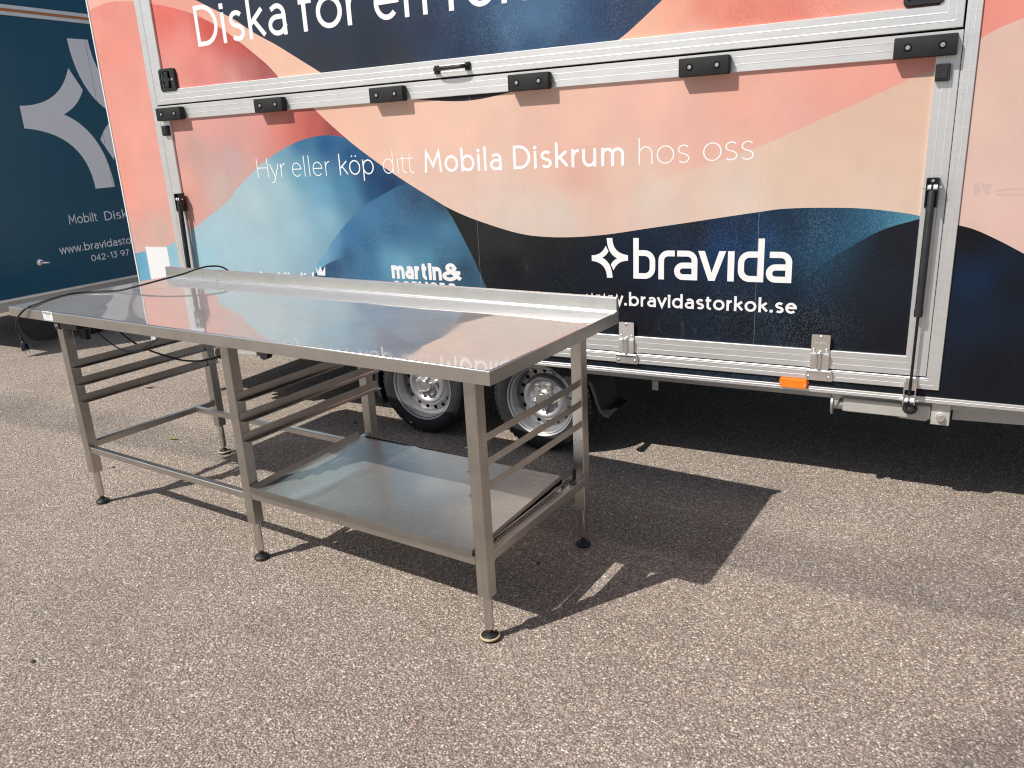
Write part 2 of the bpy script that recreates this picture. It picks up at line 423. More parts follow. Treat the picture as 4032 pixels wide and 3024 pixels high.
X = .70
def glyphs():
    """monoline centre lines; cap height 1, (strokes, advance). A stroke: (points, closed)"""
    G = {}
    o = lambda cx, rx: (arc(cx, X / 2, rx, X / 2, 0, 360, 32), True)
    dot = lambda x, y=.93: ([(x - .001, y), (x + .001, y)], 'dot')
    G['D'] = ([([(0, 0), (0, 1), (.22, 1)] + arc(.22, .5, .43, .5, 90, -90, 16) + [(0, 0)], True)], .65)
    G['H'] = ([([(0, 0), (0, 1)], 0), ([(.62, 0), (.62, 1)], 0), ([(0, .52), (.62, .52)], 0)], .62)
    G['M'] = ([([(0, 0), (.07, 1), (.40, .28), (.73, 1), (.80, 0)], 0)], .80)
    G['i'] = ([([(0, 0), (0, X)], 0), dot(0)], 0)
    G['l'] = ([([(0, 1.05), (0, .0)], 0)], .0)
    G['s'] = ([(arc(.20, .53, .18, .17, 35, 180, 8) + bez((.02, .53), (.02, .40), (.20, .355), 5) + bez((.20, .355), (.38, .30), (.38, .17), 5) + arc(.20, .17, .18, .17, 0, -145, 8), 0)], .38)
    G['k'] = ([([(0, 0), (0, 1.05)], 0), ([(.42, X), (.03, .34)], 0), ([(.13, .43), (.45, 0)], 0)], .45)
    G['a'] = ([([(.06, .62)] + arc(.25, .47, .20, .23, 120, 0, 8) + [(.45, .0)], 0), ([(.45, .42)] + [(.24, .42)] + arc(.22, .21, .22, .21, 95, 270, 12) + bez((.22, 0), (.38, .0), (.45, .16), 5), 0)], .45)
    G['f'] = ([([(.10, 0), (.10, .80)] + arc(.30, .80, .20, .25, 180, 80, 7), 0), ([(-.04, X), (.32, X)], 0)], .32)
    G['o'] = ([o(.29, .29)], .58)
    G['ö'] = ([o(.29, .29), dot(.18), dot(.40)], .58)
    G['r'] = ([([(0, 0), (0, X)], 0), ([(0, .36)] + arc(.235, .38, .235, .32, 180, 85, 8), 0)], .25)
    G['e'] = ([([(.01, .38), (.53, .38)] + arc(.27, .35, .265, .35, 5, 318, 24), 0)], .53)
    G['n'] = ([([(0, 0), (0, X)], 0), ([(0, .36)] + arc(.23, .42, .23, .28, 180, 0, 14) + [(.46, 0)], 0)], .46)
    G['m'] = ([([(0, 0), (0, X)], 0), ([(0, .40)] + arc(.20, .46, .20, .24, 180, 0, 12) + [(.40, 0)], 0), ([(.40, .40)] + arc(.60, .46, .20, .24, 180, 0, 12) + [(.80, 0)], 0)], .80)
    G['h'] = ([([(0, 0), (0, 1.05)], 0), ([(0, .36)] + arc(.23, .42, .23, .28, 180, 0, 14) + [(.46, 0)], 0)], .46)
    G['u'] = ([([(.46, X), (.46, 0)], 0), ([(0, X), (0, .28)] + arc(.23, .28, .23, .28, 180, 360, 14), 0)], .46)
    G['b'] = ([([(0, 0), (0, 1.05)], 0), o(.28, .28)], .56)
    G['d'] = ([([(.56, 0), (.56, 1.05)], 0), o(.28, .28)], .56)
    G['p'] = ([([(0, -.30), (0, X)], 0), o(.28, .28)], .56)
    G['y'] = ([([(0, X), (.25, .02)], 0), ([(.50, X), (.22, -.14)] + bez((.22, -.14), (.15, -.30), (.02, -.28), 5), 0)], .50)
    G['t'] = ([([(.12, .90), (.12, .18)] + arc(.28, .17, .16, .17, 180, 290, 7), 0), ([(-.03, X), (.34, X)], 0)], .34)
    G['v'] = ([([(0, X), (.25, 0), (.50, X)], 0)], .50)
    G['w'] = ([([(0, X), (.19, 0), (.38, X), (.57, 0), (.76, X)], 0)], .76)
    G['.'] = ([dot(0, .04)], 0)
    G['-'] = ([([(0, .40), (.30, .40)], 0)], .30)
    G['0'] = ([(arc(.28, .5, .28, .5, 0, 360, 30), True)], .56)
    G['1'] = ([([(0, .80), (.2, 1), (.2, 0)], 0)], .2)
    G['2'] = ([(arc(.24, .74, .24, .26, 165, -20, 12) + [(.0, 0), (.50, 0)], 0)], .50)
    G['3'] = ([([(.02, 1), (.44, 1), (.22, .60)] + arc(.20, .30, .26, .30, 80, -150, 14), 0)], .48)
    G['4'] = ([([(.40, 0), (.40, 1), (0, .28), (.56, .28)], 0)], .56)
    G['7'] = ([([(0, 1), (.50, 1), (.14, 0)], 0)], .50)
    G['9'] = ([(arc(.26, .70, .26, .30, 0, 360, 24), True), ([(.52, .70)] + bez((.52, .70), (.54, .15), (.14, 0), 7), 0)], .52)
    G['5'] = ([([(.44, 1), (.06, 1), (.03, .58)] + arc(.22, .32, .25, .32, 115, -150, 14), 0)], .47)
    G['/'] = ([([(0, -.1), (.4, 1.05)], 0)], .4)
    G['T'] = ([([(.3, 0), (.3, 1)], 0), ([(0, 1 - .0), (.6, 1 - .0)], 0)], .6)
    G['R'] = ([([(0, 0), (0, 1), (.3, 1)] + arc(.3, .75, .2, .25, 90, -90, 8) + [(0, .5)], 0), ([(.26, .5), (.52, 0)], 0)], .52)
    G['C'] = ([(arc(.36, .5, .36, .5, 45, 315, 20), 0)], .62)
    G['&'] = ([([(.84, .0), (.22, .70)] + arc(.36, .80, .17, .20, 200, -20, 10) + bez((.53, .73), (.48, .55), (.20, .44), 6) + arc(.27, .22, .27, .23, 110, 280, 10) + bez((.32, 0), (.62, .05), (.70, .46), 7), 0), ([(.56, .46), (.84, .46)], 0)], .84)
    return G
G = glyphs()
_gc = {}
def glyph_mesh(ch, w):
    """w: stroke width / cap height -> verts, tris, advance width incl. stroke"""
    key = (ch, round(w, 4))
    if key in _gc: return _gc[key]
    strokes, adv = G[ch]; polys = []
    f = lambda p: (p[0] + w / 2, w / 2 + p[1] * (1 - w) if p[1] >= 0 else w / 2 + p[1])
    for pts, cl in strokes:
        pts = [f(p) for p in pts]
        if cl == 'dot':
            x = (pts[0][0] + pts[1][0]) / 2; y = pts[0][1]; d = w * .58
            polys.append([(x - d, y - d), (x + d, y - d), (x + d, y + d), (x - d, y + d)])
        else: 
            if not cl:    # stems reach the base and top lines
                def ext(p, q):
                    dx, dy = p[0] - q[0], p[1] - q[1]; l = math.hypot(dx, dy) or 1
                    return (p[0] + dx / l * w / 2, p[1] + dy / l * w / 2) if abs(dy) > .8 * l else p
                pts = [ext(pts[0], pts[1])] + pts[1:-1] + [ext(pts[-1], pts[-2])]
            polys += ribbon(pts, w, bool(cl))
    V, T = triangulate(polys)
    _gc[key] = (V, T, adv + w); return _gc[key]
def text2d(s, x0, x1, base, cap, sw, gap=.16, slope=0.0, space=.32):
    """lay a line of text between x0 and x1 (metres) -> verts, tris"""
    w = sw / cap; items = []; x = 0
    LS = dict(a=.75, d=.55, e=.55, o=.55, s=.65, t=.1, v=.15, w=.15, y=.15, f=.30, k=1, T=.1, **{'ö': .55, '&': .4, '0': .6, '2': .6, '3': .6, '9': .6, '7': .4, '4': .5, '1': .6})
    RS = dict(b=.55, D=.6, e=.55, o=.55, s=.6, r=.0, t=.2, v=.15, w=.15, y=.15, f=.2, k=.3, p=.55, T=.1, **{'ö': .55, '0': .6, '7': .2, '9': .6, '3': .6, '2': .6, '4': .5})
    for k, ch in enumerate(s):
        if k and s[k - 1] != ' ' and ch != ' ':
            x -= gap * (1 - (RS.get(s[k - 1], 1) + LS.get(ch, 1)) / 2) * 1.15
        if ch == ' ': x += space; continue
        V, T, a = glyph_mesh(ch, w); items.append((x, V, T)); x += a + gap
    total = x - gap; sx = (x1 - x0) / total
    OV, OT = [], []
    for gx, V, T in items:
        s0 = len(OV)
        for a, b in V:
            px = x0 + (gx + a) * sx; OV.append((px, base + b * cap + slope * (px - x0)))
        OT += [tuple(i + s0 for i in f) for f in T]
    return OV, OT
def flat(name, parts, mat, parent, place, label=None):
    """2D triangles put in space by place(x, y)"""
    bm = B()
    for V, T in parts:
        vv = [bm.verts.new(place(*v)) for v in V]
        for f in T:
            try: bm.faces.new([vv[i] for i in f])
            except ValueError: pass
    return new_obj(name, bm, mat, parent, label=label)
CURVES = {"M":[[-1.566,1.683],[-1.487,1.616],[-1.389,1.539],[-1.317,1.487],[-1.201,1.41],[-1.098,1.348],[-0.971,1.276],[-0.996,1.29],[-0.902,1.24],[-0.821,1.197],[-0.716,1.154],[-0.601,1.118],[-0.499,1.09],[-0.411,1.072],[-0.324,1.064],[-0.239,1.062],[-0.129,1.066],[0.005,1.079],[0.159,1.102],[0.306,1.123],[0.492,1.151],[0.63,1.171],[0.696,1.18],[0.783,1.184],[0.888,1.184],[0.97,1.182],[1.05,1.175],[1.129,1.164],[1.187,1.152],[1.303,1.122],[1.357,1.106],[1.432,1.07],[1.511,1.026]],
 "B1":[[-3.125,0.931],[-2.841,0.978],[-2.743,1.009],[-2.595,1.074],[-2.419,1.159],[-2.245,1.246],[-2.19,1.295],[-2.031,1.394],[-1.974,1.428],[-1.849,1.482],[-1.739,1.52],[-1.642,1.542],[-1.564,1.552],[-1.497,1.553],[-1.432,1.546],[-1.382,1.536]],
 "D1":[[-1.711,0.836],[-1.688,0.874],[-1.658,0.912],[-1.602,0.968],[-1.547,1.022],[-1.476,1.088],[-1.392,1.152],[-1.296,1.214],[-1.206,1.252],[-1.111,1.292],[-1.04,1.312]],
 "D2":[[-1.706,0.842],[-1.652,0.875],[-1.596,0.907],[-1.514,0.936],[-1.466,0.946]],
 "K":[[-0.845,1.221],[-0.831,1.2],[-0.788,1.136],[-0.738,1.045],[-0.688,0.948],[-0.65,0.862],[-0.628,0.818]],
 "C2":[[0.827,0.939],[0.88,0.986],[0.92,1.014],[0.979,1.053],[1.037,1.09],[1.094,1.116],[1.151,1.134],[1.188,1.144],[1.299,1.163]],
 "S":[[0.159,1.276],[0.28,1.315],[0.396,1.352],[0.485,1.375],[0.62,1.419],[0.746,1.467],[0.866,1.518],[0.98,1.563],[1.107,1.618],[1.188,1.646],[1.303,1.724],[1.354,1.753],[1.421,1.777]],
 "A1":[[-3.119,2.303],[-3.049,2.316],[-2.946,2.325],[-2.841,2.318],[-2.731,2.303],[-2.612,2.278],[-2.496,2.253],[-2.308,2.196],[-2.139,2.118],[-2.023,2.044],[-1.916,1.969],[-1.833,1.906],[-1.761,1.835],[-1.714,1.793]],
 "A2":[[-2.385,2.304],[-2.275,2.258],[-2.161,2.205],[-2.019,2.138],[-1.897,2.064],[-1.755,1.992],[-1.617,1.914],[-1.482,1.837],[-1.417,1.793]],
 "A3":[[0.034,1.838],[0.088,1.87],[0.135,1.903],[0.182,1.937],[0.225,1.968],[0.25,1.989]],
 "SL":[[-0.98,1.688],[-0.892,1.679],[-0.768,1.666],[-0.677,1.662],[-0.588,1.666],[-0.464,1.681],[-0.437,1.688]]}
SAMPLES = {"PL":[[-1.44,1.65,240,190,165],[-0.95,1.61,242,196,172],[-0.71,1.5,240,195,170],[-0.13,1.57,238,190,168],[-0.25,1.42,233,186,165],[0.17,1.6,240,187,168],[0.53,1.61,238,175,155],[0.86,1.64,240,168,150],[1.08,1.64,243,165,148],[0.71,1.5,236,176,160],[0.36,1.45,232,180,163],[0.07,1.28,228,190,170],[-0.14,1.34,228,178,160],[-0.72,1.3,232,196,178],[-0.61,1.19,228,200,183]],
 "PB":[[1.18,1.34,228,195,172],[0.87,1.43,228,192,168],[0.71,1.35,226,195,172],[0.17,1.22,225,202,185],[-0.26,1.15,224,204,188],[0.55,1.22,228,205,186],[1.04,1.21,228,200,178],[1.11,1.5,226,188,165],[-0.49,1.13,225,203,187]],
 "SLV":[[-0.67,1.69,38,38,42]],
 "CL":[[-2.49,1.7,240,170,155],[-2.32,1.64,230,165,155],[-2.43,1.5,205,165,155],[-2.09,1.59,218,160,148],[-1.94,1.67,228,160,150],[-1.81,1.64,222,135,120],[-1.69,1.61,205,110,98],[-1.57,1.59,190,92,84],[-1.46,1.57,150,75,75],[-2.19,1.45,205,170,165],[-2.29,1.32,205,180,170],[-2.58,1.33,235,170,155],[-3.05,2.2,245,165,145],[-3.03,1.86,246,165,148],[-2.94,1.6,248,170,152],[-3.1,1.34,248,165,145],[-2.91,1.28,242,172,155],[-3.06,1.2,245,168,150],[-3.06,1.07,228,175,160],[-2.89,1.07,215,180,165],[-3.08,0.98,222,180,168],[-3.01,2.27,240,150,135],[-3.0,2.08,243,155,138]],
 "L1":[[-2.93,2.32,248,190,170]],
 "BA":[[-2.52,1.12,175,203,210],[-2.22,1.27,182,203,208],[-1.99,1.42,172,198,204],[-1.84,1.5,115,160,180],[-1.68,1.52,55,110,145],[-1.52,1.51,25,85,130],[-1.36,1.44,20,75,120],[-1.25,1.35,15,60,100],[-1.15,1.3,15,50,90],[-1.7,1.36,110,162,182],[-1.82,1.24,160,192,200],[-1.88,1.28,170,197,202],[-1.56,1.27,110,165,190],[-1.44,1.31,75,132,165],[-2.03,1.2,182,204,208],[-2.35,1.02,176,204,213],[-2.08,0.97,176,204,212],[-1.79,1.08,165,198,208],[-1.58,1.15,140,182,198],[-1.39,1.24,80,130,160],[-1.26,1.27,30,75,115],[-2.49,0.91,166,206,216],[-3.04,0.81,120,180,206],[-3.11,0.87,98,162,190],[-2.9,0.87,158,202,215]],
 "BW":[[-1.61,0.98,125,175,200],[-1.68,0.93,120,170,195],[-1.54,1.03,95,150,185],[-1.41,1.08,60,115,160]],
 "BB":[[-1.56,0.9,20,60,100],[-1.46,0.96,25,70,115],[-1.31,1.13,45,100,145],[-1.3,1.03,30,85,130],[-1.16,1.22,35,90,135],[-1.07,1.26,25,65,105],[-0.99,1.24,20,50,85],[-0.92,1.17,30,75,115],[-0.84,1.08,50,105,145],[-0.8,0.97,45,95,130],[-1.01,1.08,35,90,135],[-1.15,1.08,25,80,125],[-1.19,0.94,80,140,175],[-1.11,0.92,95,150,180],[-1.31,0.92,40,95,140],[-0.96,0.95,60,120,155],[-0.76,0.91,20,50,75],[-0.86,0.88,30,70,100],[-0.86,1.21,15,40,65]],
 "BC":[[-0.71,1.15,28,30,34],[-0.61,1.08,38,40,44],[-0.5,1.02,44,46,48],[-0.26,1.05,28,28,32],[-0.38,0.99,30,32,36],[-0.5,0.94,14,18,28],[-0.27,0.88,12,20,34],[-0.04,0.93,14,22,38],[0.17,0.97,12,30,55],[0.37,1.09,14,28,45],[0.55,1.11,16,40,68],[0.48,1.02,12,50,95],[0.64,1.04,14,58,100],[0.73,1.13,22,45,68],[0.89,1.15,24,58,88],[0.97,1.15,38,78,106],[1.05,1.14,50,104,134],[1.14,1.12,78,140,164],[0.98,1.06,32,80,108],[0.87,0.99,28,70,98],[0.82,0.88,20,45,70],[0.74,0.84,14,28,44],[0.56,0.87,16,32,50],[0.37,0.81,14,24,38],[0.06,0.79,10,16,28],[0.56,0.72,14,22,34],[0.83,0.74,12,18,28],[-0.16,0.67,14,20,32],[0.17,0.67,10,16,30]],  # paler greys near the left end paint in a gloss sheen
 "B2":[[1.07,0.93,26,32,44],[1.14,1.03,24,28,38],[1.0,0.78,22,27,38],[1.17,0.69,16,18,26],[0.84,0.64,16,18,26],[1.35,1.07,14,15,20],[1.38,0.94,12,40,70],[1.48,0.91,14,22,34],[1.37,0.77,14,30,50],[1.47,0.61,14,16,24]],
 "R2":[[1.36,1.63,228,190,173],[1.45,1.41,227,190,175],[1.33,1.48,229,193,176],[1.4,1.26,230,194,180],[1.49,1.1,228,190,177]],
 "R1":[[1.36,1.75,240,155,138],[1.32,1.81,238,150,132]],
 "U1":[[-2.35,2.26,242,172,152],[-2.03,2.17,244,184,160],[-1.87,2.02,245,196,170],[-1.7,1.94,245,198,171],[-1.62,1.87,241,194,168],[-2.53,2.27,242,166,148]],
 "U2":[[-2.5,2.22,235,120,105],[-2.21,2.12,210,90,80],[-2.06,2.06,205,90,82],[-1.94,2.0,195,80,75],[-2.4,2.05,242,150,135],[-2.55,1.9,240,160,148],[-2.25,1.94,235,145,135],[-2.1,1.86,215,150,140],[-1.96,1.9,190,120,112],[-1.85,1.93,165,80,75],[-1.78,1.84,170,90,88],[-1.84,1.84,170,95,92]],
 "U3":[[-1.73,2.09,50,54,62],[-1.45,2.0,45,50,60],[-1.18,1.93,40,44,50],[-1.06,1.86,48,48,50],[-1.47,1.9,52,50,50],[-0.91,2.01,45,50,65],[-0.68,1.89,40,50,70],[-0.56,1.91,45,68,88],[-0.44,1.94,72,98,124],[-0.33,1.96,84,112,138],[-0.23,1.95,76,102,128],[-0.12,1.91,50,75,105],[-0.02,1.95,45,60,85],[-0.34,1.86,45,75,100],[-0.56,1.82,40,50,65],[0.07,1.94,50,60,78],[-0.19,1.82,48,60,75]],
 "U4":[[0.17,1.88,240,175,145],[0.26,1.92,240,160,130],[0.39,1.92,228,130,105],[0.35,1.84,238,165,140],[0.52,1.87,222,115,90],[0.69,1.85,225,120,100],[0.84,1.85,232,140,118],[0.99,1.85,236,150,130],[0.07,1.84,240,178,150],[0.53,1.81,230,145,122],[1.03,1.8,238,155,135]]}
def art_lin(c): return tuple(lin(v) * k for v, k in zip(c, (.875, .90, .93)))
CV = {k: sorted(map(tuple, v)) for k, v in CURVES.items()}
def smooth_curve(P, sub=6):
    out = []
    for i in range(len(P) - 1):
        p0 = P[i - 1] if i else P[i]; p1 = P[i]; p2 = P[i + 1]; p3 = P[i + 2] if i + 2 < len(P) else P[i + 1]
        for k in range(sub):
            u = k / sub
            out.append(tuple(.5 * (2 * p1[j] + (p2[j] - p0[j]) * u + (2 * p0[j] - 5 * p1[j] + 4 * p2[j] - p3[j]) * u * u + (3 * p1[j] - p0[j] - 3 * p2[j] + p3[j]) * u ** 3) for j in (0, 1)))
    out.append(P[-1]); return out
# thin out points that lie too close (they would kink the spline)
for k in CV:
    q = [CV[k][0]]
    for p in CV[k][1:]:
        if p[0] - q[-1][0] > .03 or math.hypot(p[0] - q[-1][0], p[1] - q[-1][1]) > .035: q.append(p)
    CV[k] = smooth_curve(q)
# continuations beyond the photographed stretch
CV['M'] += [(2.0, .70), (2.6, .50)]
CV['M'] = [(-1.68, 1.79)] + CV['M']
CV['B1'] = [(-3.30, .90)] + CV['B1']
CV['A1'] = [(-3.30, 2.24)] + CV['A1']
CV['A2'] = [(-2.9, 2.46)] + CV['A2']
CV['A3'] = CV['A3'] + [(.42, 2.15), (.9, 2.6), (1.3, 2.9)]
CV['S'] = CV['S'] + [(1.8, 1.98), (2.6, 2.4)]
CV['C2'] = CV['C2'] + [(1.33, 1.20)]
CV['K'] = [(p[0], p[1]) for p in CV['K']] + [(-.50, .46)]
def fz(curve, x):
    P = CV[curve]
    if x <= P[0][0]: return P[0][1]
    for a, b in zip(P, P[1:]):
        if x <= b[0]:
            return a[1] + (b[1] - a[1]) * (x - a[0]) / max(1e-9, b[0] - a[0])
    return P[-1][1]
KX = sorted(CV['K'], key=lambda p: p[1])
def kx(z):
    if z <= KX[0][1]: return KX[0][0]
    for a, b in zip(KX, KX[1:]):
        if z <= b[1]: return a[0] + (b[0] - a[0]) * (z - a[1]) / max(1e-9, b[1] - a[1])
    return KX[-1][0]
def region(x, z):
    if z > 1.765 or x < -2.73:
        if x < -2.73:
            if z > fz('A1', x): return 'L1'
            return 'CL' if z > fz('B1', x) else 'BA'
        if x < 1.28:
            if z > fz('A3', x) and x < .034: pass
            if x > .034 and z < fz('A3', x) or (x > .034 and z < 1.9 and x > .2): return 'U4'
            if x > .0 and z <= fz('A3', x): return 'U4'
            if z > fz('A2', x): return 'U3'
            if x > -1.42: return 'U3'
            return 'U1' if z > fz('A1', x) else 'U2'
    if x > 1.28:
        if z < fz('M', x): return 'B2'
        return 'R1' if z > fz('S', x) else 'R2'
    if x > -1.60 and z > fz('M', x) and x < 1.28:
        if -1.0 < x < -.42 and z > fz('SL', x): return 'SLV'
        if x > .159: return 'PL' if z > fz('S', x) else 'PB'
        return 'PL' if z > 1.276 - (.159 - x) * .12 else 'PB'
    if x < -1.38 and z > fz('B1', x): return 'CL'
    if x < -1.45 and z > 1.56: return 'CL'
    if z < .64 and x > -.845 or (x > kx(z) and z < 1.23 and x > -.86):
        if x > .827 and z < fz('C2', x): return 'B2'
        return 'BC'
    if x > -1.711 and z < (fz('D1', x) if x > -1.711 else 0):
        if x < -1.466: return 'BB' if z < fz('D2', x) else 'BW'
        return 'BB'
    if x > -1.04: return 'BB'
    return 'BA'
TEX = dict(PL=.10, PB=.06, SLV=.05, CL=.12, L1=.05, BA=.30, BW=.4, BB=.60, BC=.30, B2=.06, R1=.1, R2=.05, U1=.05, U2=.35, U3=.45, U4=.8)
for k_, d_ in (('U4', (4, 12, 14)), ('U3', (2, 6, 12)), ('B2', (0, 0, -2)), ('BB', (24, 20, 12)), ('BC', (1, 0, -3)), ('BA', (0, 0, 0))):
    SAMPLES[k_] = [(a, b, min(255, r + d_[0]), min(255, g + d_[1]), max(0, min(255, bb + d_[2]))) for a, b, r, g, bb in SAMPLES[k_]]
SL_ = {k: [(a, b, art_lin((r, g, bb))) for a, b, r, g, bb in v] for k, v in SAMPLES.items()}
def idw(regs, x, z):
    s = [0, 0, 0]; W = 0
    for reg in regs:
        for a, b, c in SL_[reg]:
            w = 1.0 / ((x - a) ** 2 + (z - b) ** 2 + .0016) ** 1.4
            W += w
            for j in range(3): s[j] += w * c[j]
    return [v / W for v in s]
def art_colour(reg, x, z):
    u = None
    if reg in ('PL', 'PB') and x < .75: u = (('PL', 'PB'), max(0, min(1, (x - .10) / .65)))
    if reg in ('B2', 'BC') and .6 < x < 1.28 and z < fz('C2', x) + .1: u = (('BC', 'B2'), max(0, min(1, (x - .80) / .25)))
    if reg in ('BW', 'BB') and x < -1.2 and x > -1.75: u = (('BW', 'BB'), max(0, min(1, (-1.46 - x) / .16)))
    c = idw((reg,), x, z)
    if u:
        d = idw(u[0], x, z); c = [d[j] + (c[j] - d[j]) * u[1] for j in range(3)]
    te = TEX[reg]
    if reg == 'BC': te = .15 + .55 * max(0, min(1, (x - .15) / .6))
    if reg == 'U3': te = .08 + .55 * max(0, min(1, (x + 1.1) / .5))
    if reg == 'U4': te = .15 + .7 * max(0, min(1, (x - .15) / .2)) * max(0, min(1, (1.3 - x) / .5))
    if reg == 'PL': te = .07 + .35 * max(0, 1 - abs(x - .62) / .25) * max(0, min(1, (z - 1.5) / .1))
    if reg in ('B2', 'BC') and u and u[0][0] == 'BC': te = (.15 + .55 * max(0, min(1, (x - .15) / .6))) * (1 - u[1]) + te * u[1]
    return (c[0], c[1], c[2], te)
def inside(p, R): return R[0] - 1e-6 <= p[0] <= R[1] + 1e-6 and R[2] - 1e-6 <= p[1] <= R[3] + 1e-6
def clip_seg(a, b, R):
    t0, t1 = 0.0, 1.0; dx, dz = b[0] - a[0], b[1] - a[1]
    for p, q in ((-dx, a[0] - R[0]), (dx, R[1] - a[0]), (-dz, a[1] - R[2]), (dz, R[3] - a[1])):
        if abs(p) < 1e-12:
            if q < 0: return None
        else:
            r = q / p
            if p < 0: t0 = max(t0, r)
            else: t1 = min(t1, r)
    if t0 >= t1: return None
    return (a[0] + dx * t0, a[1] + dz * t0), (a[0] + dx * t1, a[1] + dz * t1)
def art_panel(name, R, y, thick, parent, label=None, grid=.035):
    """printed panel: one sheet with real thickness, colour edges follow the drawn curves"""
    V = []; E = []
    nx = max(2, int((R[1] - R[0]) / grid)); nz = max(2, int((R[3] - R[2]) / grid))
    for i in range(nx + 1):
        for j in range(nz + 1):
            V.append(Vector((R[0] + (R[1] - R[0]) * i / nx, R[2] + (R[3] - R[2]) * j / nz)))
    def vi(i, j): return i * (nz + 1) + j
    for i in range(nx): E += [(vi(i, 0), vi(i + 1, 0)), (vi(i, nz), vi(i + 1, nz))]
    for j in range(nz): E += [(vi(0, j), vi(0, j + 1)), (vi(nx, j), vi(nx, j + 1))]
    for k, P in CV.items():
        for a, b in zip(P, P[1:]):
            s = clip_seg(a, b, R)
            if s:
                V += [Vector(s[0]), Vector(s[1])]; E.append((len(V) - 2, len(V) - 1))
    r = delaunay_2d_cdt(V, E, [], 0, 1e-5)
    bm = B(); lay = bm.loops.layers.float_color.new('art')
    vv = [bm.verts.new((v.x, y, v.y)) for v in r[0]]
    cache = {}
    for f in r[2]:
        cx = sum(r[0][i].x for i in f) / 3; cz = sum(r[0][i].y for i in f) / 3
        if not inside((cx, cz), R): continue
        reg = region(cx, cz)
        try: face = bm.faces.new([vv[i] for i in f])
        except ValueError: continue
        for lp in face.loops:
            key = (reg, lp.vert.index, lp.vert.co.x, lp.vert.co.z)
            if key not in cache: cache[key] = art_colour(reg, lp.vert.co.x, lp.vert.co.z)
            lp[lay] = cache[key]
    bm.normal_update()
    for f in bm.faces:
        if f.normal.y > 0: f.normal_flip()
    # rim and back so that the panel has its thickness
    c = [bm.verts.new(p) for p in ((R[0], y, R[2]), (R[1], y, R[2]), (R[1], y, R[3]), (R[0], y, R[3]))]
    d = [bm.verts.new(p) for p in ((R[0], y + thick, R[2]), (R[1], y + thick, R[2]), (R[1], y + thick, R[3]), (R[0], y + thick, R[3]))]
    fs = [bm.faces.new((c[k], d[k], d[(k + 1) % 4], c[(k + 1) % 4])) for k in range(4)] + [bm.faces.new(d)]
    for f in fs: f.material_index = 1
    return new_obj(name, bm, [M['print'], M['alu']], parent, label=label)

# =================================================================== GROUND
bm = B(); bmesh.ops.create_grid(bm, x_segments=20, y_segments=20, size=260)
ground = new_obj('ground', bm, M['ground']); ground['kind'] = 'structure'

# =================================================================== PRINTED TRAILER
TR = thing('catering_trailer', 'tall trailer with pink, blue and black wave print and white lettering, behind the steel table', 'trailer')
XL, XR, ZB, ZT, DEP = -3.137, 3.05, .46, 2.92, 2.25
# shell
bm = B()
box(bm, XL + .012, XR - .012, .034, DEP, .62, ZT, .01)
new_obj('body', bm, M['white'], TR)
bm = B(); box(bm, XL + .05, XR - .05, .06, DEP - .04, .585, .617)
new_obj('floor_underside', bm, M['underside'], TR)
# side skirts on the far side and ends
bm = B(); box(bm, XL + .012, XL + .03, .04, DEP, ZB + .003, .62); box(bm, XR - .03, XR - .012, .04, DEP, ZB + .003, .62); box(bm, XL + .012, XR - .012, DEP - .02, DEP, ZB + .003, .62)
new_obj('skirt', bm, M['white'], TR)
FX0, FX1, FZ0, FZ1 = -2.735, 1.303, .512, 2.86
art_panel('side_panel', (XL + .010, FX0 - .001, .484, ZT - .03), .0, .030, TR, 'coral pink body panel left of the flaps', .04)
art_panel('side_panel', (FX1 + .001, XR - .01, .484, ZT - .03), .0, .030, TR, 'body panel right of the flaps, pale pink above black', .05)
art_panel('lower_panel', (FX0 + .001, FX1 - .001, .484, FZ0 - .0015), .0, .030, TR, 'narrow black strip below the flap frame', .05)
art_panel('upper_panel', (FX0 + .001, FX1 - .001, FZ1 + .002, ZT - .03), .0, .030, TR, None, .1)
# corner trims and bottom trim
bm = B(); box(bm, XL - .003, XL + .009, -.004, .036, ZB, ZT, .002); new_obj('corner_trim', bm, M['white'], TR)
bm = B(); box(bm, XR - .009, XR + .003, -.004, .036, ZB, ZT, .002); new_obj('corner_trim', bm, M['white'], TR)
bm = B()
for zz0, zz1, yy in ((.4605, .4825, -.006), (.4705, .4735, -.0075)):
    box(bm, XL + .010, XR - .010, yy, .034, zz0, zz1, .001)
new_obj('bottom_trim', bm, M['alu'], TR)
bm = B(); box(bm, XL, XR, -.006, DEP, ZT - .028, ZT + .012, .006, 2); new_obj('roof_edge', bm, M['alu'], TR)
# opening frame
bm = B()
frame_loop(bm, FX0, FX1, FZ0, FZ1, [(0, .004), (0, -.006), (.002, -.0085), (.016, -.0085), (.0165, -.0090), (.0177, -.0090), (.019, -.0085), (.034, -.0085), (.0345, -.0090), (.0357, -.0090), (.037, -.0085), (.043, -.0085), (.0455, -.007), (.0455, .03)])
new_obj('opening_frame', bm, M['alu'], TR)
bm = B(); box(bm, FX0 + .03, FX1 - .03, .024, .033, FZ0 + .03, FZ1 - .02); new_obj('seal', bm, M['dark'], TR)
SEC = [(0, .022), (0, -.008), (.002, -.011), (.020, -.011), (.0205, -.0116), (.0219, -.0116), (.024, -.011), (.046, -.011), (.0465, -.0115), (.0477, -.0115), (.050, -.011), (.0725, -.011), (.0745, -.009), (.0745, .0015)]
def flap(name, x0, x1, z0, z1, label):
    bm = B(); frame_loop(bm, x0, x1, z0, z1, SEC)
    f = new_obj(name, bm, M['alu'], TR, label=label)
    art_panel('flap_panel', (x0 + .0745, x1 - .0745, z0 + .0745, z1 - .0745), .0, .020, f, None, .030)
    return f
LF = flap('lower_flap', -2.685, 1.2555, .5625, 1.7600, 'drop-down flap printed with the pink and blue waves')
